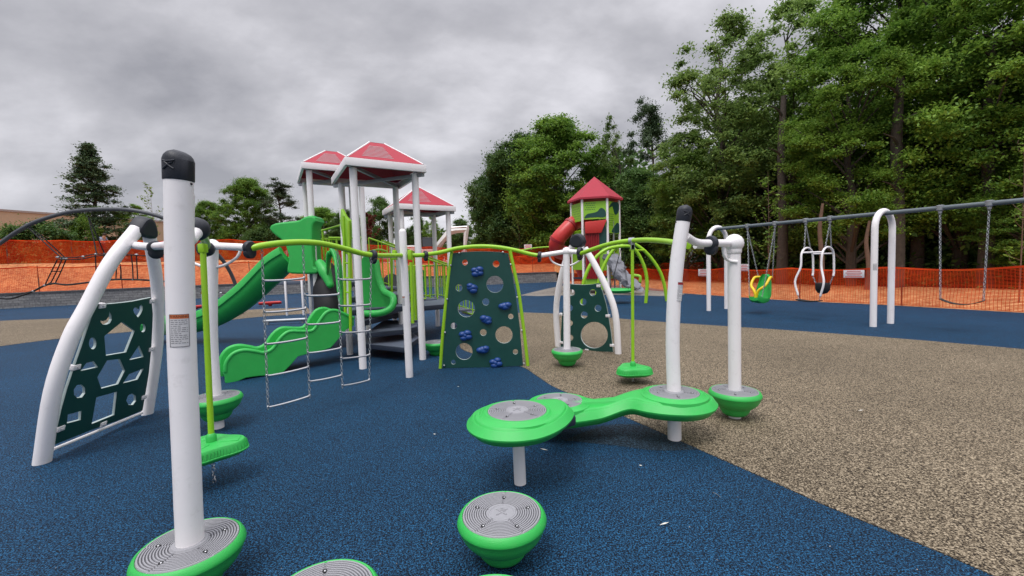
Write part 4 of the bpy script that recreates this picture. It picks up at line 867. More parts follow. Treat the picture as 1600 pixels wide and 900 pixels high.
# ---- triangular pogo discs hanging on rods
def pogo(dc, top, foot, label, rot=.2, size=.235):
    root = thing('hanging_disc', (dc[0], dc[1], 0), label, 'hanging step', 'triangular discs hanging from the lime rails'); dc = Vector(dc)
    def ring(k, z, n=48): 
        o_ = []
        for i in range(n): a = 2*PI*i/n; r = size*k*(1+.16*math.cos(3*(a-rot))); o_.append(dc+Vector((r*math.cos(a), r*math.sin(a), z)))
        return o_
    q = MB(); q.loft([ring(.3, -.085), ring(.70, -.085), ring(.88, -.07), ring(1.0, -.052), ring(1.02, -.046), ring(1.02, -.040), ring(.985, -.036), ring(.94, .016), ring(.90, .027), ring(.6, .034), ring(.25, .038)])
    for i in range(54):
        a = 2*PI*i/54; r = size*.985*(1+.16*math.cos(3*(a-rot))); q.tube([dc+Vector((r*math.cos(a), r*math.sin(a), -.034)), dc+Vector((r*.955*math.cos(a+.04), r*.955*math.sin(a+.04), .012))], .005, 5)
    o = q.build('disc', 'green_plastic', root, ang=35)
    q = MB()
    for i in range(3): a = rot+2*PI*i/3; q.bar(dc+Vector((.06*math.cos(a), .06*math.sin(a), .037)), dc+Vector((size*.9*math.cos(a), size*.9*math.sin(a), .030)), .09, .008)
    q.build('raised_rib', 'green_plastic', o, bev=.003)
    MB().tube([dc+Vector((0, 0, .03)), Vector(top)], .0205, 16).build('rod', 'lime_paint', root); MB().lathe([(.035, 0), (.035, .04), (.026, .06), (.02, .065)], dc+Vector((0, 0, .035)), 18).build('socket', 'green_plastic', root)
    q = MB(); q.tube([dc+Vector((0, 0, -.04)), dc+Vector((0, 0, -.12))], .022, 12); q.build('swivel', 'galv', root)
    q = MB(); chain_mb(q, dc+Vector((0, 0, -.12)), Vector(foot), .05, .004, .012); q.build('ground_chain', 'steel', root)
    q = MB(); t = Vector(top); q.box(t+Vector((0, 0, .0)), (.05, .05, .07)); q.build('hanger', 'lime_paint', root, bev=.008)
dp = D(331, 697, 3.15); pogo(dp, D(317, 388, 3.2)+Vector((0, 0, 0)), (dp.x, dp.y, 0.0), 'green triangular disc hanging beside the near left post', .35, .205)
dp = D(989, 576, 5.48); pogo(dp, D(988, 386, 5.48), (dp.x, dp.y, 0.0), 'green triangular disc hanging in front of the tan ground', -.5, .215)

# ---- chain ladder net under the first arch
cn = thing('chain_ladder', (-2.1, 4.7, 0), 'chain ladder with staggered steel rungs hanging under the left lime arch', 'chain ladder')
CHX = [((409, 386), (419, 640), 4.2), ((473, 380), (484, 622), 4.56), ((527, 387), (535, 607), 4.85), ((580, 402), (577, 596), 5.16)]
chs = []
for (t_, b_, Y_) in CHX:
    a = D(t_[0], t_[1], Y_); c = D(b_[0], b_[1], Y_); chs.append((a, c)); q = MB(); chain_mb(q, a, c, .048, .0038, .0115); q.build('chain', 'galv', cn)
def onch(i, y):
    a, c = chs[i]; lo, hi = 0, 1; yt, yb = CHX[i][0][1], CHX[i][1][1]; return a.lerp(c, (y-yt)/(yb-yt))
for i, L_ in enumerate([[(438, 434), (487, 481), (537, 527), (587, 573), (637, 619)], [(461, 459), (506, 502), (551, 543), (596, 586)], [(436, 435), (477, 475), (519, 516), (560, 554), (603, 594)]]):
    for y0, y1 in L_:
        a = onch(i, y0); c = onch(i+1, y1); d = (c-a)
        MB().tube(smooth_path([a+Vector((0, 0, .012)), a+d*.06, a+d*.5+Vector((0, 0, -.006)), a+d*.94, c+Vector((0, 0, .012))], 4), .0115, 10, 'round').build('rung', 'steel', cn)

# ---- balance walkway (two moulded pieces)
WK = thing('balance_walkway', (.9, 3.5, 0), 'bright green moulded walkway of two joined platforms with grey round treads', 'balance walkway')
def moulded(name, outline, zf, parent, th=.15):
    # outline: smooth closed plan curve; skin with a rounded rim and a stepped top
    P = smooth_path([Vector((x, y, 0)) for x, y in outline], 6, closed=True); n = len(P); nr = []
    area = sum(P[i].x*P[(i+1) % n].y-P[(i+1) % n].x*P[i].y for i in range(n)); sg = 1 if area > 0 else -1
    for i in range(n): d = (P[(i+1) % n]-P[i-1]).normalized(); nr.append(Vector((d.y, -d.x, 0))*sg)
    def ring(off, dz): return [Vector((p.x, p.y, 0))+m*off+Vector((0, 0, zf(p.x+m.x*off, p.y+m.y*off)+dz)) for p, m in zip(P, nr)]
    R_ = [ring(-.14, -th), ring(-.075, -th), ring(-.045, -th+.012), ring(-.022, -th+.04), ring(-.004, -th*.62), ring(.003, -th*.52), ring(.003, -th*.47), ring(-.004, -th*.43), ring(-.034, -.022), ring(-.043, -.016), ring(-.052, -.018), ring(-.058, -.010), ring(-.066, -.003), ring(-.085, -.002)]
    q = MB(); q.loft(R_); return q.build(name, 'green_plastic', parent, ang=42)
cL = Vector(podc(808, 643, 3.0)); cM = Vector(podc(874, 627, 3.85)); cR = Vector(podc(1053, 614, 3.7))
def orient(c, pts, a): return [(c.x+x*math.cos(a)-y*math.sin(a), c.y+x*math.sin(a)+y*math.cos(a)) for x, y in pts]
zl = lambda x, y: cL.z-.005+.03*sm((x-cL.x-.1)/.4)
outl = orient(cL, [(-.36, 0), (-.32, .17), (-.17, .29), (.04, .33), (.24, .31), (.38, .24), (.42, .1), (.40, -.04), (.30, -.2), (.14, -.31), (-.04, -.345), (-.22, -.29), (-.33, -.16)], .1)
moulded('platform', outl, zl, WK, .135)
ax_ = Vector((cR.x-cM.x, cR.y-cM.y, 0)); Lb = ax_.length; al = math.atan2(ax_.y, ax_.x)
zb = lambda x, y: (lambda t: cM.z-.01+(cR.z-cM.z)*sm((t-.33)/.36))(((x-cM.x)*math.cos(al)+(y-cM.y)*math.sin(al))/Lb)
bo_ = [(-.34, 0), (-.30, .18), (-.15, .29), (.05, .31), (.22, .25), (.42, .15), (.60, .145), (Lb-.28, .22), (Lb-.12, .30), (Lb+.08, .31), (Lb+.26, .22), (Lb+.36, .02), (Lb+.28, -.19), (Lb+.10, -.31), (Lb-.12, -.31), (Lb-.3, -.24), (.60, -.15), (.42, -.16), (.22, -.25), (.05, -.31), (-.15, -.29), (-.30, -.18)]
moulded('platform', orient(cM, bo_, al), zb, WK, .155)
for c, rt in ((cL, .45), (cM, .1), (cR, .8)):
    h_ = MB(); h_.lathe([(.002, -.035), (.29, -.035), (.285, -.008), (.272, -.003), (.268, -.006), (.262, -.003), (.25, .004), (.246, .001), (.238, .005), (.232, .010), (.214, .011), (.211, .004), (.002, .004)][::-1], c, 64); h_.build('raised_ring', 'green_plastic', WK, ang=30)
    tread(MB(), c+Vector((0, 0, .011)), rot=rt, emblem=(c is not cR)).build('tread', ['tread_grey', 'steel', 'black', 'tread_groove_shade'], WK, ang=25)
MB().lathe([(.062, .0), (.085, .002), (.078, .012), (.062, .014)], cR+Vector((0, 0, .012)), 32).build('collar', 'tread_grey', WK)
for c, g_ in ((cL, G(813, 757)),):
    z0 = 0; MB().tube([((g_ or c).x, (g_ or c).y, 0), (c.x, c.y, c.z-.1)], .043, 24).build('leg', 'white_paint', WK)
q = MB(); q.loft([[Vector((cL.x+.33, cL.y+.30, cL.z+z))+Vector((x, y, 0)) for x, y in ((0, -.2), (.12, -.12), (.10, .1), (-.05, .16))] for z in (-.19, -.11)]); q.build('joint_bracket', 'deck_edge', WK, bev=.02)

# ---- main play structure with white roofs
PS = thing('play_structure', (-2.8, 8.4, 0), 'large play structure with white posts, three red and white hipped roofs and green slides', 'play structure')
U = Vector((.84, .54, 0)); V_ = Vector((-.64, 1.15, 0))
A = Vector((-2.41, 6.7, 0)); Dp = A+U; Bp = A+V_; Cp = A+U+V_
Gp = Vector((-3.97, 8.6, 0)); Fp = Gp+V_; Ep = Gp+U*1.0; Hp = Fp+U
K0 = Vector((-2.45, 9.7, 0)); K1 = K0+U*1.15; K2 = K1+V_*.8; K3 = K0+V_*.8
for ps, zt in (([A, Dp, Bp, Cp], 3.16), ([Gp, Fp, Ep, Hp], 3.58), ([K0, K1, K2, K3], 2.98)):
    for p in ps: MB().tube([p, p+Vector((0, 0, zt))], .057, 18).build('post', 'white_paint', PS)
def roof(c4, z, rise, ov, topk, louver=True, fas=.12):
    ctr = sum(c4, Vector((0, 0, 0)))/4; O = [p+(p-ctr).normalized()*ov for p in c4]
    h = MB()
    # fascia boards
    for i in range(4):
        a, b_ = O[i], O[(i+1) % 4]; d = (b_-a).normalized(); h.bar(a+Vector((0, 0, z-fas/2))-d*.012, b_+Vector((0, 0, z-fas/2))+d*.012, .045, fas)
    f = h.build('roof_frame', 'white_paint', PS, bev=.004)
    I = [ctr+(p-ctr)*.97+Vector((0, 0, z+.005)) for p in O]; T_ = [ctr+(p-ctr)*topk+Vector((0, 0, z+rise)) for p in O]
    h = MB()
    for i in range(4):
        j = (i+1) % 4; nn = (I[j]-I[i]).cross(T_[i]-I[i]).normalized(); h.slab([I[i], I[j], T_[j], T_[i]], nn, .02)
    h.slab(T_, (0, 0, 1), .03); r = h.build('roof', 'red_roof', PS)
    h = MB()
    for i in range(4):
        j = (i+1) % 4; h.tube([I[i]+Vector((0, 0, .012)), T_[i]+Vector((0, 0, .014))], .013, 6)
    h.build('ridge_trim', 'white_paint', r)
    if louver:
        for i in range(4):
            h = MB(); j = (i+1) % 4
            for k in range(9):
                t = .14+.075*k; a = I[i].lerp(T_[i], t); b_ = I[j].lerp(T_[j], t); m0, m1 = (.16, .62) ; h.tube([a.lerp(b_, m0)+Vector((0, 0, .016)), a.lerp(b_, m1)+Vector((0, 0, .016))], .0055, 4)
            h.build('louver', 'label_white', r)
    h = MB(); h.bar(I[0]+Vector((0, 0, -.1)), I[2]+Vector((0, 0, -.1)), .05, .05); h.bar(I[1]+Vector((0, 0, -.16)), I[3]+Vector((0, 0, -.16)), .05, .05); h.build('rafter', 'galv', f)
roof([A, Dp, Cp, Bp], 3.28, .44, .2, .2); roof([Gp, Ep, Hp, Fp], 3.70, .42, .2, .2); roof([K0, K1, K2, K3], 3.02, .5, .18, .03)
def deck(pts, z, name='deck', th=.1): q = MB(); q.prism([(p.x, p.y) for p in pts], z-.012, z); o = q.build(name, 'deck_slate', PS); q = MB(); c = sum(pts, Vector((0, 0, 0)))/len(pts); q.prism([((c+(p-c)*.995).x, (c+(p-c)*.995).y) for p in pts], z-th, z-.014); q.build('edge', 'deck_edge', o, bev=.004); return o
deck([A.lerp(Bp, .62), Dp.lerp(Cp, .62), Cp, Bp], .88); deck([Gp, Ep, Hp, Fp], 1.32); deck([K0, K1, K2, K3], .80); deck([Cp, Cp+U*.9, K1, K0], .80); deck([Bp, Cp, Ep+U*.9, Ep], 1.07)
s1 = [G(564, 536, .27), G(632, 543, .27), G(655, 527, .27), G(640, 520, .27)+Vector((0, .15, 0)), G(575, 518, .27)]
deck(s1, .27, 'step', .09); deck([G(572, 520, .48), G(628, 515, .48), G(652, 510, .48), G(652, 501, .48), G(600, 500, .48)], .48, 'step', .09)
deck([G(560, 503, .70), G(622, 488, .70), G(640, 480, .70), G(575, 478, .70)], .70, 'step', .1)
def rails(a, b_, z0, z1, n, m='lime_paint', name='railing', r=.014, slope=None):
    q = MB(); a = Vector(a); b_ = Vector(b_)
    za0, zb0 = z0 if isinstance(z0, tuple) else (z0, z0); za1, zb1 = z1 if isinstance(z1, tuple) else (z1, z1)
    q.tube([a+Vector((0, 0, za1)), b_+Vector((0, 0, zb1))], r*1.5, 8); q.tube([a+Vector((0, 0, za0)), b_+Vector((0, 0, zb0))], r*1.2, 8)
    for i in range(n): t = i/(n-1); p = a.lerp(b_, t); q.tube([p+Vector((0, 0, za0+(zb0-za0)*t)), p+Vector((0, 0, za1+(zb1-za1)*t))], r, 6)
    return q.build(name, m, PS)
rails(Gp+U*.3, Ep, 1.37, 2.25, 6); rails(Ep, Hp, 1.37, 2.3, 9); rails(Fp, Hp, 1.37, 2.3, 9)
# stair with lime balusters running down behind
for dv in (0, .9): rails(Ep+U*.1+Vector((0, dv*1.0, 0)), Ep+U*2.2+Vector((.4, .8+dv, 0)), (1.25, .25), (2.25, 1.3), 15)
for i in range(6): 
    c = Ep+U*(.3+.35*i)+Vector((.07*i, .45+.14*i, 0)); MB().box(c+Vector((0, 0, 1.15-.17*i)), (.34, .9, .05), Matrix.Rotation(.5, 3, 'Z')).build('stair_tread', 'deck_slate', PS, bev=.005)
rails(K1+V_*.02, K2, .85, 1.62, 7); rails(K0+U*.1, K0+U*.5, .85, 1.62, 4); rails(K2, K3, .85, 1.62, 9)
# lime play panel with windows
Kp = K0.lerp(K1, .52)+V_*.75
q = MB()
for dx in (-.19, 0, .19): q.tube([Kp+U*dx+Vector((0, 0, .95)), Kp+U*dx+Vector((0, 0, 1.5))], .02, 6)
for dz in (.95, 1.23, 1.5): q.tube([Kp-U*.19+Vector((0, 0, dz)), Kp+U*.19+Vector((0, 0, dz))], .02, 6)
q.build('activity_panel', 'green_plastic', PS)
# ladder loops: lime tubes beside the front posts
for x, yb, yt, Y_ in ((548, 520, 345, 7.2), (540, 505, 338, 7.35), (650, 500, 415, 7.35), (645, 505, 410, 7.2)):
    a = D(x, yb, Y_); c = D(x-3, yt, Y_); MB().tube([a, c], .026, 10).build('climber_rail', 'lime_paint', PS)
q = MB(); a0 = D(548, 345, 7.2); q.slab([a0, D(541, 338, 7.35), D(535, 326, 7.5), D(533, 345, 7.5), D(541, 395, 7.4), D(547, 400, 7.25)], (1, .3, 0), .05); q.build('side_panel', 'lime_plastic', PS, bev=.01)
for zz in (.95, 1.2, 1.45, 1.7, 1.95): MB().tube([D(547, 450, 7.2)*Vector((1, 1, 0)).x if False else Vector((D(547, 450, 7.2).x, 7.2, zz)), Vector((D(539, 450, 7.4).x, 7.4, zz))], .014, 8).build('rung', 'lime_paint', PS)
# high lime hand rail curves beside the deck
q = MB(); q.tube(smooth_path([D(497, 362, 9.2), D(515, 357, 9.2), D(535, 352, 9.0), D(560, 354, 9.0)], 4), .022, 8); q.tube([D(504, 362, 9.2), D(507, 410, 9.2)], .024, 8); q.build('handrail', 'lime_paint', PS)
q = MB(); q.tube(smooth_path([D(572, 395, 8.2), D(590, 390, 8.2), D(604, 393, 8.2)], 3), .02, 8); q.tube([D(612, 400, 8.1), D(612, 470, 8.1), D(608, 482, 8.1)], .024, 8); q.build('handrail', 'lime_paint', PS)
# wave slide
w0 = G(353, 599); w1 = Vector((-2.82, 7.25, 0)); WPl = Plane(w0, w1, w0+Vector((0, 0, 1)))
Zs = lambda x, y: (340+x/2.5, 300+y/2.5)
topc = [(30, 700), (34, 665), (60, 632), (100, 618), (145, 622), (180, 628), (215, 612), (245, 570), (280, 545), (330, 545), (372, 540), (400, 500), (425, 470), (460, 463), (510, 485), (528, 492)]
botc = [(528, 520), (500, 535), (470, 570), (440, 605), (400, 620), (340, 632), (310, 640), (285, 670), (255, 700), (215, 712), (160, 715), (110, 722), (70, 738), (40, 748), (32, 740)]
wn = WPl.n if WPl.n.y > 0 else -WPl.n
sideo = [WPl.uv(*Zs(*p)) for p in smooth_path([Vector((*p, 0)) for p in topc], 3) for p in [(p.x, p.y)]]+[WPl.uv(*Zs(*p)) for p in botc]
sl = panel2d('wave_slide', sideo, [], WPl, .035, 'green_plastic', PS, .012, 0)
sgn = 1 if WPl.n.y > 0 else -1
panel2d('slide_wall', sideo, [], WPl, .035, 'green_plastic', sl, .012, sgn*.52)
bedp = [WPl.hit(*Zs(x, y)) for x, y in smooth_path([Vector((*p, 0)) for p in ((36, 722), (70, 705), (120, 692), (180, 690), (230, 680), (265, 640), (300, 612), (370, 602), (415, 580), (450, 540), (490, 515), (528, 508))], 3) for (x, y) in [(x, y)]] if False else [WPl.hit(*Zs(p.x, p.y)) for p in smooth_path([Vector((*p, 0)) for p in ((36, 722), (70, 705), (120, 692), (180, 690), (230, 680), (265, 640), (300, 612), (370, 602), (415, 580), (450, 540), (490, 515), (528, 508))], 3)]
q = MB(); q.loft([[p, p+wn*.52, p+wn*.52-Vector((0, 0, .03)), p-Vector((0, 0, .03))] for p in bedp]); q.build('slide_bed', 'green_plastic', sl, ang=50)
rim = [WPl.hit(*Zs(p.x, p.y)) for p in smooth_path([Vector((*p, 0)) for p in topc], 3)]
for o_ in (-.012, .532): MB().tube([p+wn*o_ for p in rim], .03, 10, 'round').build('slide_rim', 'green_plastic', sl, ang=60)
# tall chute slide
cpth = smooth_path([D(462, 404, 8.7), D(440, 418, 8.85), D(415, 442, 9.05), D(390, 465, 9.2), D(362, 486, 9.4), D(330, 501, 9.6), D(295, 509, 9.75), D(255, 512, 9.9), D(235, 513, 10.0)], 5)
q = MB(); rings = []
for i, p in enumerate(cpth):
    t = (cpth[min(i+1, len(cpth)-1)]-cpth[max(i-1, 0)]).normalized(); side = t.cross(Vector((0, 0, 1))).normalized(); up = side.cross(t)
    prof = [(-.33, .20), (-.30, .235), (-.26, .22), (-.24, .12), (-.17, .0), (0, -.04), (.17, 0), (.24, .12), (.26, .22), (.30, .235), (.33, .20), (.335, .10), (.30, .08), (.29, .02), (.21, -.09), (0, -.16), (-.21, -.09), (-.29, .02), (-.30, .08), (-.335, .10)]
    rings.append([p+side*x*.95+up*y*1.1 for x, y in prof])
q.loft(rings); q.build('chute_slide', 'green_plastic', PS, ang=45)
HPl = Plane(D(428, 400, 8.5), D(494, 400, 8.5), D(460, 350, 8.5))
hood = [(426, 357), (430, 353), (438, 351), (455, 349), (470, 347), (478, 342), (489, 340), (493, 345), (488, 352), (487, 378), (489, 416), (495, 421), (493, 425), (458, 425), (453, 420), (456, 404), (452, 388), (447, 376), (434, 366)]
hs_ = -.15 if HPl.n.y < 0 else .15
hd = panel2d('slide_hood', [HPl.uv(p.x, p.y) for p in smooth_path([Vector((*p, 0)) for p in hood], 2, closed=True)], [], HPl, .34, 'green_plastic', PS, .035, hs_)
MB().tube([D(488, 424, 8.6)*1, Vector((D(488, 424, 8.6).x+.05, 8.6, 0))], .06, 12).build('slide_support', 'deck_slate', PS)
MB().tube([D(497, 430, 8.9)*1, Vector((D(499, 424, 8.9).x, 8.9, 0))], .045, 12).build('slide_support', 'galv', PS)
# curved green scoop climber and leaf climber
SPl = Plane(D(560, 480, 7.9), D(620, 480, 7.9), D(590, 400, 7.9))
scoop = [(566, 412), (570, 402), (576, 398), (580, 404), (584, 396), (588, 408), (590, 425), (597, 440), (601, 455), (611, 460), (615, 465), (612, 480), (600, 488), (580, 491), (562, 490), (560, 450)]
panel2d('scoop_climber', [SPl.uv(p.x, p.y) for p in smooth_path([Vector((*p, 0)) for p in scoop], 3, closed=True)], [], SPl, .05, 'green_plastic', PS, .02, 0)
q = MB(); lp = smooth_path([D(588, 410, 7.88), D(592, 435, 7.8), D(600, 455, 7.7), D(614, 464, 7.45), D(612, 480, 7.35), D(595, 489, 7.3), D(564, 490, 7.35)], 4); q.tube(lp, .06, 10, 'round'); q.build('scoop_lip', 'green_plastic', PS, ang=60)
q = MB(); lf = smooth_path([D(512, 425, 8.2), D(514, 400, 8.2), D(520, 394, 8.2), D(526, 402, 8.15), D(530, 425, 8.0), D(531, 450, 7.9), D(533, 480, 7.7)], 4); q.tube(lf, [.05, .11, .15, .16, .15, .12, .08], 14, 'round', sq=.35, up=(1, 0, 0)); q.build('leaf_climber', 'green_plastic', PS, ang=60)
q = MB(); q.tube(smooth_path([D(500, 412, 8.4), D(508, 425, 8.3), D(516, 445, 8.2)], 4), [.09, .12, .07], 12, 'round'); q.build('leaf_climber', 'green_plastic', PS, ang=60)
q = MB(); q.tube(smooth_path([D(506, 425, 8.9), D(514, 450, 8.8), D(520, 480, 8.7), D(516, 505, 8.6)], 4), [.25, .34, .36, .3], 16, 'round'); q.build('crawl_tunnel', 'black', PS, ang=60)
q = MB(); q.tube(smooth_path([D(612, 440, 10.5), D(622, 460, 10.2), D(616, 478, 9.8)], 4), [.2, .3, .3], 14, 'round'); q.build('crawl_tunnel', 'black', PS, ang=60)

# ---- far net climber
NT = thing('net_climber', (-13, 14, 0), 'dark grey arched tube with black rope nets at the far left', 'net climber')
ny = 14.0
MB().tube(smooth_path([D(-120, 470, ny-1), D(-60, 420, ny-.6), D(0, 380, ny), D(30, 360, ny), D(60, 345, ny), D(110, 331, ny), D(160, 327, ny), D(210, 329, ny), D(262, 343, ny+.3), D(310, 368, ny+.8), D(345, 403, ny+1.4), D(362, 430, ny+1.8), D(372, 459, ny+2), D(378, 492, ny+2.2)], 5), .062, 16).build('arch_tube', 'arch_grey', NT, ang=60)
def rope(pts, r=.018, name='rope'):
    q = MB(); pp = smooth_path([D(x, y, ny+(dz if True else 0)) for x, y, dz in pts], 3); q.tube(pp, r, 6); return q.build(name, 'rope', NT)
R_ = [[(38, 350, 0), (65, 375, -.1), (97, 404, -.3)], [(40, 350, .05), (75, 378, .2), (103, 404, .4)], [(138, 340, 0), (145, 368, -.1), (151, 396, -.3)], [(139, 340, 0), (152, 370, .1), (163, 396, .4)],
      [(90, 402, 0), (120, 402, 0), (150, 397, 0), (180, 397, 0), (215, 399, 0), (262, 402, .2)], [(92, 405, .5), (125, 405, .5), (158, 399, .5), (200, 399, .5)],
      [(-30, 462, 0), (10, 467, 0), (30, 463, 0), (52, 455, 0), (70, 446, 0), (85, 443, 0), (105, 445, 0), (140, 441, 0), (175, 437, 0), (215, 437, 0), (262, 440, .2)], [(8, 463, .5), (50, 455, .5), (80, 441, .5)],
      [(90, 405, 0), (80, 425, 0), (70, 446, 0)], [(97, 405, .2), (88, 425, .2), (78, 445, .2)], [(103, 406, .4), (95, 425, .4), (86, 443, .4)],
      [(149, 398, 0), (150, 420, 0), (151, 440, 0)], [(162, 398, .3), (163, 418, .3), (162, 440, .3)], [(181, 397, .2), (182, 415, .2), (181, 437, .2)], [(205, 398, 0), (207, 415, 0), (208, 437, 0)], [(213, 398, .2), (214, 415, .2), (215, 437, .2)], [(188, 415, 0), (189, 425, 0), (188, 437, 0)],
      [(81, 424, 0), (88, 424, .2), (95, 424, .4)], [(330, 455, 1), (350, 458, 1), (368, 457, 1)]]
for r in R_: rope(r, .03 if r[0][0] == -30 else .017)
q = MB()
for x, y, dz in ((90, 402, 0), (97, 404, .2), (103, 404, .4), (150, 397, 0), (163, 397, .3), (70, 446, 0), (78, 444, .2), (86, 443, .4), (52, 455, 0), (44, 350, 0), (181, 397, .2), (213, 398, .2), (208, 437, 0), (130, 401, 0), (345, 458, 1), (360, 457, 1)):
    p = D(x, y, ny+dz); q.ball(p, .038, 8, (1.6, 1, .9))
q.build('rope_connector', 'galv', NT)

# ---- low rockers and bench beyond the slide
def rocker(px, py, Y, wpx, label):
    p = D(px, py, Y); w_ = wpx*Y/FPX; root = thing('rocking_seat', (p.x, Y, 0), label, 'rocking seat', 'red low seats beyond the slide')
    MB().tube([p-Vector((w_/2-.08, 0, 0)), p+Vector((w_/2-.08, 0, .03))], .085, 14, 'round', sq=.7).build('seat', 'red_plastic', root, ang=60)
    MB().lathe([(.06, 0), (.07, .05), (.11, max(.08, p.z-.04))], (p.x, Y, 0), 14).build('leg', 'dark_red', root)
rocker(350, 477, 19.5, 38, 'red low rounded seat seen over the middle of the green chute slide')
rocker(306, 480, 19, 30, 'red low rounded seat half hidden by the near white post')
rocker(422, 474, 19.5, 36, 'red low rounded seat seen between the chains right of the chute slide')
bt = thing('balance_beam', (D(445, 445, 15).x, 15, 0), 'long dark blue beam on white feet behind the chain ladder', 'balance beam')
a = D(420, 443, 15.2); c = D(476, 441, 15.2); MB().bar(a, c, .1, .14).build('beam', 'deck_slate', bt, bev=.02)
for x in (446, 472): p = D(x, 442, 15.12); MB().box(Vector((p.x, 15.1, p.z/2+.05)), (.06, .06, p.z+.1)).build('leg', 'white_paint', bt, bev=.006)
bt = thing('balance_beam', (D(445, 486, 13).x, 13, 0), 'long low grey beam on the ground left of the wave slide', 'balance beam')
a = D(412, 487, 12.6); c = D(477, 481, 12.8); MB().tube([Vector((a.x, a.y, .12)), Vector((c.x, c.y, .12))], .05, 12, 'round').build('beam', 'galv', bt); MB().box((a.x+.1, a.y, .05), (.06, .06, .12)).build('leg', 'galv', bt); MB().box((c.x-.1, c.y, .05), (.06, .06, .12)).build('leg', 'galv', bt)

# ---- hexagonal slide tower
TW = thing('slide_tower', (4.3, 22, 0), 'hexagonal lime and white tower with a pointed red roof and red tube slide', 'play tower')
TC = Vector((D(931, 400, 22).x, 22, 0)); RH = 1.2; ang = [math.radians(a) for a in (228, 288, 348, 48, 108, 168)]; HX = [TC+Vector((math.cos(a)*RH, math.sin(a)*RH, 0)) for a in ang]
ze = zat(931, 311, 21.2)
for p in HX: MB().tube([p, p+Vector((0, 0, ze))], .062, 12).build('post', 'white_paint', TW)
q = MB(); ap_ = TC+Vector((0, 0, zat(930, 276, 22))); RO = [TC+(p-TC)*1.17+Vector((0, 0, ze-.02)) for p in HX]
k = len(q.v); q.v += RO+[p+Vector((0, 0, .09)) for p in RO]+[ap_]
for i in range(6): j = (i+1) % 6; q.face((i, j, j+6, i+6)); q.face((i+6, j+6, 12))
q.face((5, 4, 3, 2, 1, 0)); q.build('roof', 'red_roof', TW)
def tpanel(i, z0, z1, shapes, base='lime_plastic', name='panel', m0=.05, m1=.95):
    a, c = HX[i], HX[(i+1) % 6]; d = (c-a); L = d.length; u = d.normalized(); P = Plane(a, c, a+Vector((0, 0, 1))); n = P.n if (P.n.dot(a-TC)) > 0 else -P.n
    poly = [(L*m0, z0), (L*m1, z0), (L*m1, z1), (L*m0, z1)]
    pn = panel2d(name, poly, [], P, .03, base, TW, .003)
    for sh in shapes:
        pts = [a+u*(L*x)+Vector((0, 0, z0+(z1-z0)*y))+n*.024 for x, y in [(p.x, p.y) for p in smooth_path([Vector((*p, 0)) for p in sh], 3, closed=True)]]
        MB().slab(pts, n, .012).build('inlay', 'panel_green', pn)
    return a, u, L, n
hill_sh = [(.08, .08), (.3, .1), (.6, .1), (.92, .1), (.92, .45), (.75, .62), (.6, .42), (.4, .35), (.2, .3)]
z2 = ze-.15
tpanel(0, z2-.85, z2, [hill_sh]); tpanel(1, z2-1.55, z2, [[(.1, .78), (.4, .98), (.92, .98), (.92, .72), (.6, .6), (.4, .85)], [(.3, .04), (.95, .04), (.95, .3), (.7, .32)]]); tpanel(5, z2-.9, z2, [])
def dots(i, z0, z1, x0, x1, nx, nz):
    a, c = HX[i], HX[(i+1) % 6]; d = c-a; n_ = Vector((d.y, -d.x, 0)).normalized(); n_ = n_ if n_.dot(a-TC) > 0 else -n_; q = MB()
    for r_ in range(nz):
        for k in range(nx):
            t = x0+(x1-x0)*(k+(r_ % 2)*.5)/nx; q.lathe([(.001, 0), (.024, 0), (.024, .004), (.001, .004)], a+d*t+Vector((0, 0, z0+(z1-z0)*r_/(nz-1)))+n_*.018, 8, basis(n_))
    q.build('perforation', 'panel_green', TW)
dots(0, z2-.38, z2-.08, .14, .55, 6, 4); dots(1, z2-1.15, z2-.62, .12, .5, 5, 6); dots(5, z2-.75, z2-.15, .2, .85, 5, 6)
tpanel(2, z2-1.2, z2, []); tpanel(4, z2-1.2, z2, [])
a, u, L, n = tpanel(0, 1.15, z2-.95, [[(.1, .3), (.9, .5), (.9, .95), (.6, .9)]], m0=.62)
hd_ = MB(); hd_.loft([[a+u*(L*x)+n*w_+Vector((0, 0, z)) for x, z in ((.1, z2-.98), (.98, z2-.92), (.74, z2-1.55), (.1, z2-1.55))] for w_ in (.05, .2)]); hd_.build('slide_hood', 'red_plastic', TW, bev=.03)
q = MB()
for k in range(8): x = .14+.07*k; q.tube([a+u*(L*x)+n*.1+Vector((0, 0, z2-1.55)), a+u*(L*x)+n*.1+Vector((0, 0, .75))], .028, 6)
q.build('bar_panel', 'dark_red', TW)
MB().slab([a+u*(L*.1)+n*.04+Vector((0, 0, .75)), a+u*(L*.66)+n*.04+Vector((0, 0, .75)), a+u*(L*.66)+n*.04+Vector((0, 0, z2-1.55)), a+u*(L*.1)+n*.04+Vector((0, 0, z2-1.55))], n, .03).build('panel', 'dark_red', TW)
for i, z0_ in ((5, 2.2), (1, 1.4), (1, .75)):
    a2, c2 = HX[i], HX[(i+1) % 6]; q = MB(); q.tube([a2+Vector((0, 0, z0_)), c2+Vector((0, 0, z0_))], .025, 6); q.tube([a2+Vector((0, 0, z0_+.95)), c2+Vector((0, 0, z0_+.95))], .025, 6)
    for k in range(1, 9): p = a2.lerp(c2, k/9); q.tube([p+Vector((0, 0, z0_)), p+Vector((0, 0, z0_+.95))], .02, 5)
    q.build('railing', 'lime_paint', TW)
tpanel(5, 1.2, 2.15, []); tpanel(0, .2, .75, [])
for z in (.8, 2.2): q = MB(); q.prism([(p.x, p.y) for p in HX], z-.08, z); q.build('deck', 'deck_edge', TW)
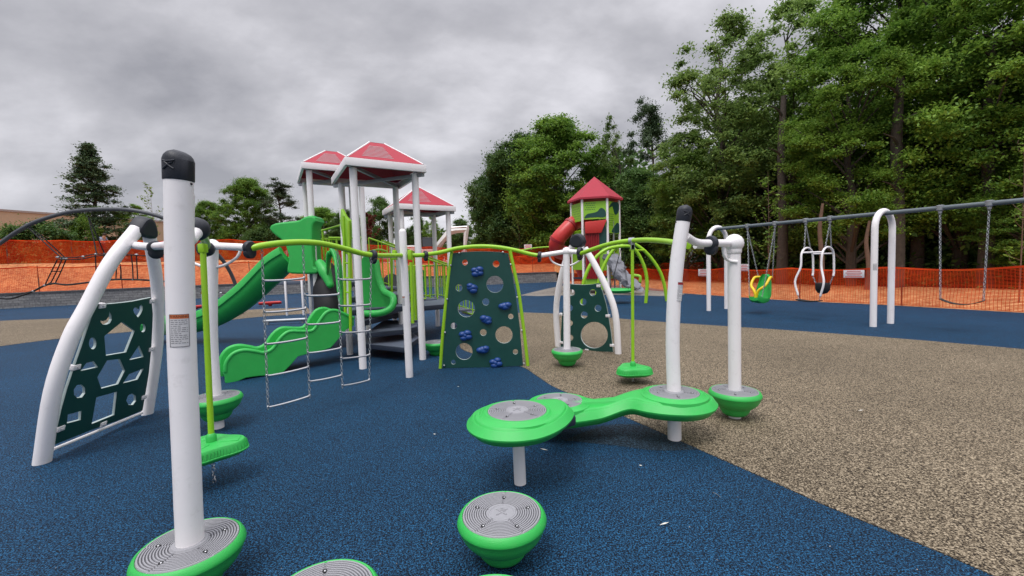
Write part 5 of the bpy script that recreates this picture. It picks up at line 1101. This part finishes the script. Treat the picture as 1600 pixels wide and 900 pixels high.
q = MB(); q.tube(smooth_path([HX[5]+Vector((.85, .5, 3.85)), D(899, 347, 22.3), D(885, 359, 22.1), D(870, 377, 22.1), D(872, 392, 22.6), D(890, 398, 23.4), D(905, 410, 24), D(915, 432, 24.3)], 5), .38, 20); ts = q.build('tube_slide', 'red_plastic', TW, ang=60)
for f in (7, 14): 
    pth = smooth_path([HX[5]+Vector((.85, .5, 3.85)), D(899, 347, 22.3), D(885, 359, 22.1), D(870, 377, 22.1), D(872, 392, 22.6), D(890, 398, 23.4)], 5); MB().tube([pth[f], pth[f+1]], .42, 20).build('slide_flange', 'dark_red', ts)
q = MB(); rp2 = smooth_path([D(955, 400, 20.9), D(962, 412, 20.6), D(970, 428, 20.3), D(985, 442, 19.9), D(992, 452, 19.7)], 5); rings = []
for i, p in enumerate(rp2):
    rg = []
    for j in range(14):
        a_ = 2*PI*j/14; rr = .36+.16*noise.noise(Vector((i*.8, j*1.1, 3)))+.07*math.sin(i*1.3+j); rg.append(p+Vector((math.cos(a_)*rr, math.sin(a_)*rr*.6, math.sin(a_*2)*.12+.1*noise.noise(Vector((i, j, 1))))))
    rings.append(rg)
q.loft(rings); q.build('rock_climber', 'rock_grey', TW, ang=20)
q = MB(); q.tube([D(953, 395, 20.9), Vector((D(953, 395, 20.9).x, 20.9, 0))], .03, 8); q.tube([D(958, 345, 21.3), Vector((D(960, 395, 21.3).x, 21.3, 0))], .04, 8); q.build('ladder_rail', 'galv', TW)
q = MB(); q.tube(smooth_path([D(815, 391, 24), D(840, 387, 23.5), D(868, 386, 23), D(895, 390, 22.4)], 4), .04, 8); q.build('overhead_rail', 'lime_paint', TW)
q = MB(); q.tube(smooth_path([D(1000, 440, 20), D(1000, 432, 20), D(990, 430, 20.2)], 3), .07, 8, 'round'); q.build('foothold', 'lime_plastic', TW)

# ---- lime arches with a round platform swing
AR = thing('arch_frame', (2.9, 16, 0), 'lime green frame of two crossing arches on four curved legs', 'swing frame')
for i, pth in enumerate(([(907, 470, 15.4), (912, 440, 15.4), (925, 410, 15.4), (945, 391, 15.4), (970, 385, 15.5), (990, 388, 15.6), (1005, 412, 15.65), (1011, 440, 15.65), (1009, 474, 15.65)],
            [(930, 469, 16.1), (938, 430, 16.1), (955, 395, 16.1), (975, 378, 16.1), (993, 382, 16.1), (1013, 398, 16.1), (1030, 422, 16.1), (1038, 445, 16.1), (1042, 471, 16.1)])):
    P_3 = [D(*p) for p in pth]; P_3[0].z = 0; P_3[-1].z = 0; MB().tube(smooth_path(P_3, 4), .062, 14).build('arch', 'lime_paint', AR, ang=60)
MB().tube([D(970, 385, 15.5), D(975, 378, 16.1)], .05, 10).build('crossbar', 'lime_paint', AR); MB().tube([D(984, 391, 15.6), D(1008, 391, 16.1)], .035, 8).build('crossbar', 'lime_paint', AR)
sc_ = D(967, 453, 15.9); SS = thing('platform_swing', (sc_.x, sc_.y, 0), 'flat round green platform hanging below the lime arches', 'swing')
MB().lathe([(.01, -.09), (.36, -.1), (.5, -.06), (.53, 0), (.5, .04), (.4, .05), (.01, .03)], sc_, 40).build('seat', 'green_plastic', SS, ang=60)
for k in range(4): a_ = k*PI/2+.6; q = MB(); q.tube([sc_+Vector((math.cos(a_)*.45, math.sin(a_)*.45, .03)), D(972, 382, 15.8)], .008, 5); q.build('rope', 'rope', SS)

# ---- swing set
FR_ = thing('swing_frame', (7, 11, 0), 'long grey beam on white upside down U legs running off the right side', 'swing frame')
b0 = Vector((6.28, 12.97, 2.47)); b1 = Vector((8.12, 9.3, 2.45)); bd = (b1-b0); bdn = bd.normalized(); pn_ = Vector((-bdn.y, bdn.x, 0))*1; pn_ = Vector((pn_.x, pn_.y, 0)).normalized()
if pn_.x < 0: pn_ = -pn_
b2 = b1+bd*1.0
MB().tube([b0-bdn*.1, b2], .045, 18).build('beam', 'beam_grey', FR_)
for k, (p, sp) in enumerate(((b0, .40), (b1, .38), (b2, .38))):
    pts = [p-pn_*sp-Vector((0, 0, p.z))]+[p-pn_*sp+Vector((0, 0, -sp))]+[p+Vector((0, 0, -sp+.05))+pn_*(-math.cos(t)*sp)+Vector((0, 0, math.sin(t)*sp)) for t in np.linspace(.12, PI-.12, 13)]+[p+pn_*sp+Vector((0, 0, -sp))]+[p+pn_*sp-Vector((0, 0, p.z))]
    lo = MB().tube(pts, .062, 20).build('leg', 'white_paint', FR_, ang=60)
    if k == 1: warn_label(lo, p-pn_*sp+Vector((0, 0, -1.15)), (0, 0, 1), .062, .07, .14, (-.4, -.9, 0), 'label_white')
def tpt(px): # point on the beam seen at pixel column px
    s_lo, s_hi = 0, 9.0
    for _ in range(50):
        m = (s_lo+s_hi)/2; p = b0+bdn*m; v = R3.transposed() @ (p-C0); x = 800+FPX*v.x/-v.z
        if x < px: s_lo = m
        else: s_hi = m
    return b0+bdn*s_lo
HG = []
def hang(px): p = tpt(px); MB().lathe([(.02, -.11), (.03, -.1), (.03, -.06), (.06, -.04), (.066, .05), (.04, .06)], p, 14).build('hanger', 'galv', FR_); return p+Vector((0, 0, -.1))
# moulded yellow and green swing
h1, h2 = hang(1168), hang(1211); mid = (h1+h2)/2; SW = thing('moulded_swing', (mid.x, mid.y, 0), 'green moulded bucket seat swing with a yellow harness bar', 'swing')
u_ = bdn; f_ = -pn_; c = Vector((mid.x, mid.y, .40))
rings = []
prof = [(-.30, .06, .14), (-.22, .0, .17), (-.05, -.03, .19), (.10, .0, .20), (.17, .12, .20), (.20, .30, .19), (.23, .45, .16), (.25, .62, .12), (.25, .70, .06)]
for x, z, w_ in prof:
    o_ = c-f_*x*-1*-1+Vector((0, 0, z)); o_ = c+f_*(-x)+Vector((0, 0, z)); nrm = Vector((0, 0, 1)) if x < .12 else f_
    rings.append([o_+u_*s_*w_+nrm*d_ for s_, d_ in ((-1, .10), (-.8, .03), (0, .0), (.8, .03), (1, .10), (1.05, .06), (.8, -.05), (0, -.07), (-.8, -.05), (-1.05, .06))])
MB().loft(rings).build('seat', 'green_plastic', SW, ang=50)
q = MB()
for s_ in (-1, 1): q.tube(smooth_path([c+u_*s_*.17+f_*-.20+Vector((0, 0, .62)), c+u_*s_*.22+f_*-.05+Vector((0, 0, .60)), c+u_*s_*.2+f_*.12+Vector((0, 0, .40)), c+u_*s_*.06+f_*.2+Vector((0, 0, .26)), c+f_*.2+Vector((0, 0, .05))], 4), .035, 10, 'round')
q.build('harness_bar', 'yellow', SW, ang=60)
for s_, h_ in ((-1, h1), (1, h2)):
    for e_ in (c+u_*s_*.20+f_*-.2+Vector((0, 0, .62)), c+u_*s_*.18+f_*.22+Vector((0, 0, .1))): q = MB(); chain_mb(q, h_, e_, .06, .006, .015, True); q.build('chain', 'galv', SW)
# double swing: white frame with bucket seat and flat seat
h1, h2 = hang(1259), hang(1297); mid = (h1+h2)/2; c = Vector((mid.x, mid.y, 0)); SW = thing('parent_and_child_swing', c, 'white framed double swing with a black flat seat facing a small black bucket seat', 'swing')
for s_ in (-1, 1):
    w_ = .235; pts = [c+u_*s_*(w_+.02)+f_*.34+Vector((0, 0, .62)), c+u_*s_*(w_+.09)+f_*.34+Vector((0, 0, .95)), c+u_*s_*w_+f_*.27+Vector((0, 0, 1.3)), c+u_*s_*w_+f_*.24+Vector((0, 0, 1.62)), c+u_*s_*w_+f_*.1+Vector((0, 0, 1.76)), c+u_*s_*w_+f_*-.1+Vector((0, 0, 1.76)), c+u_*s_*w_+f_*-.24+Vector((0, 0, 1.62)), c+u_*s_*w_+f_*-.27+Vector((0, 0, 1.2)), c+u_*s_*w_+f_*-.25+Vector((0, 0, 1.08))]
    MB().tube(smooth_path(pts, 5), .024, 12, 'round').build('side_frame', 'white_paint', SW, ang=60)
    hh = h1 if s_ < 0 else h2; 
    for a_, e_ in ((hh, c+u_*s_*w_+f_*.12+Vector((0, 0, 1.76))), (hh, c+u_*s_*w_+f_*-.14+Vector((0, 0, 1.76))), (pts[0], c+u_*s_*.23+f_*.34+Vector((0, 0, .5))), (pts[-1], c+u_*s_*.15+f_*-.25+Vector((0, 0, .85)))): q = MB(); chain_mb(q, a_, e_, .055, .006, .015, True); q.build('chain', 'galv', SW)
q = MB(); q.tube([c-u_*.235+f_*.2+Vector((0, 0, 1.66)), c+u_*.235+f_*.2+Vector((0, 0, 1.66))], .022, 10); q.tube([c-u_*.235-f_*.24+Vector((0, 0, 1.62)), c+u_*.235-f_*.24+Vector((0, 0, 1.62))], .018, 8); q.build('crossbar', 'white_paint', SW)
q = MB(); q.loft([[c+u_*x+f_*(.34+y)+Vector((0, 0, .49+.035*math.cos(x*5)*-1+.03+dz)) for y, dz in ((-.09, 0), (.09, 0), (.09, -.025), (-.09, -.025))] for x in np.linspace(-.26, .26, 9)]); q.build('flat_seat', 'black', SW, ang=50)
q = MB(); q.lathe([(.04, .0), (.10, .02), (.15, .10), (.16, .24), (.15, .27), (.135, .25), (.12, .1), (.03, .05)], c+f_*-.25+Vector((0, 0, .62)), 18); q.build('bucket_seat', 'black', SW, ang=50)
# belt swing
h1, h2 = hang(1469), hang(1546); mid = (h1+h2)/2; c = Vector((mid.x, mid.y, .56)); SW = thing('belt_swing', c, 'black belt swing on two long chains at the right', 'swing')
s1_, s2_ = c-u_*.30+Vector((0, 0, .09)), c+u_*.30+Vector((0, 0, .09))
for a_, e_ in ((h1, s1_), (h2, s2_)): q = MB(); chain_mb(q, a_, e_, .065, .0065, .017, True); q.build('chain', 'galv', SW)
q = MB(); q.loft([[c+u_*x+f_*y+Vector((0, 0, .09*(x/.3)**2+dz)) for y, dz in ((-.07, 0), (.07, 0), (.07, -.012), (-.07, -.012))] for x in np.linspace(-.30, .30, 11)]); q.build('belt_seat', 'rope', SW, ang=60)

# ---- scattered litter on the rubber
for px_, py_, lb in [(679, 678, 'pale scrap on the blue rubber left of the near green platform'), (1038, 818, 'thin pale straw on the blue rubber right of the centre pod'), (716, 604, 'pale scrap on the blue rubber in front of the climbing wall'), (1345, 641, 'dry straw lying on the tan rubber'), (850, 702, 'thin dry straw beside the walkway leg'), (1120, 773, 'thin straw on the blue rubber near the tan edge'), (1001, 727, 'small white scrap right of the white walkway leg')]:
    p = G(px_, py_, .018); rd = random.Random(px_); root = thing('litter_scrap', (p.x, p.y, .012), lb, 'litter'); a_ = rd.uniform(0, 3.14); l_ = .035 if 'straw' in lb else .012
    d = Vector((math.cos(a_), math.sin(a_), 0)); MB().slab([p-d*l_, p+d.orthogonal()*.003, p+d*l_, p+d.cross(Vector((0, 0, 1)))*.006], (0, 0, 1), .002).build('scrap', 'litter', root)
# fine grit and leaf crumbs lying on the rubber
rg = np.random.default_rng(11); q = MB(); pts_ = []
for _ in range(110):
    p = G(rg.uniform(0, 1600), 900-380*rg.uniform(0, 1)**1.0, .018); s_ = rg.uniform(.0015, .005); a_ = rg.uniform(0, 3.14); d = Vector((math.cos(a_), math.sin(a_), 0)); e_ = Vector((-d.y, d.x, 0)); k = len(q.v)
    q.v += [p-d*s_*1.6, p+e_*s_*.6+Vector((0, 0, .002)), p+d*s_*1.6, p-e_*s_*.6+Vector((0, 0, .001))]; q.face((k, k+3, k+2, k+1))
tag(q.build('grit', 'gravel'), 'tiny crumbs of grit and dry leaf scattered over the rubber ground', 'grit', kind='stuff')
for k, t in PROTO.items():
    if k not in USED:
        for ch in list(t.children): bpy.data.objects.remove(ch)
        bpy.data.objects.remove(t)
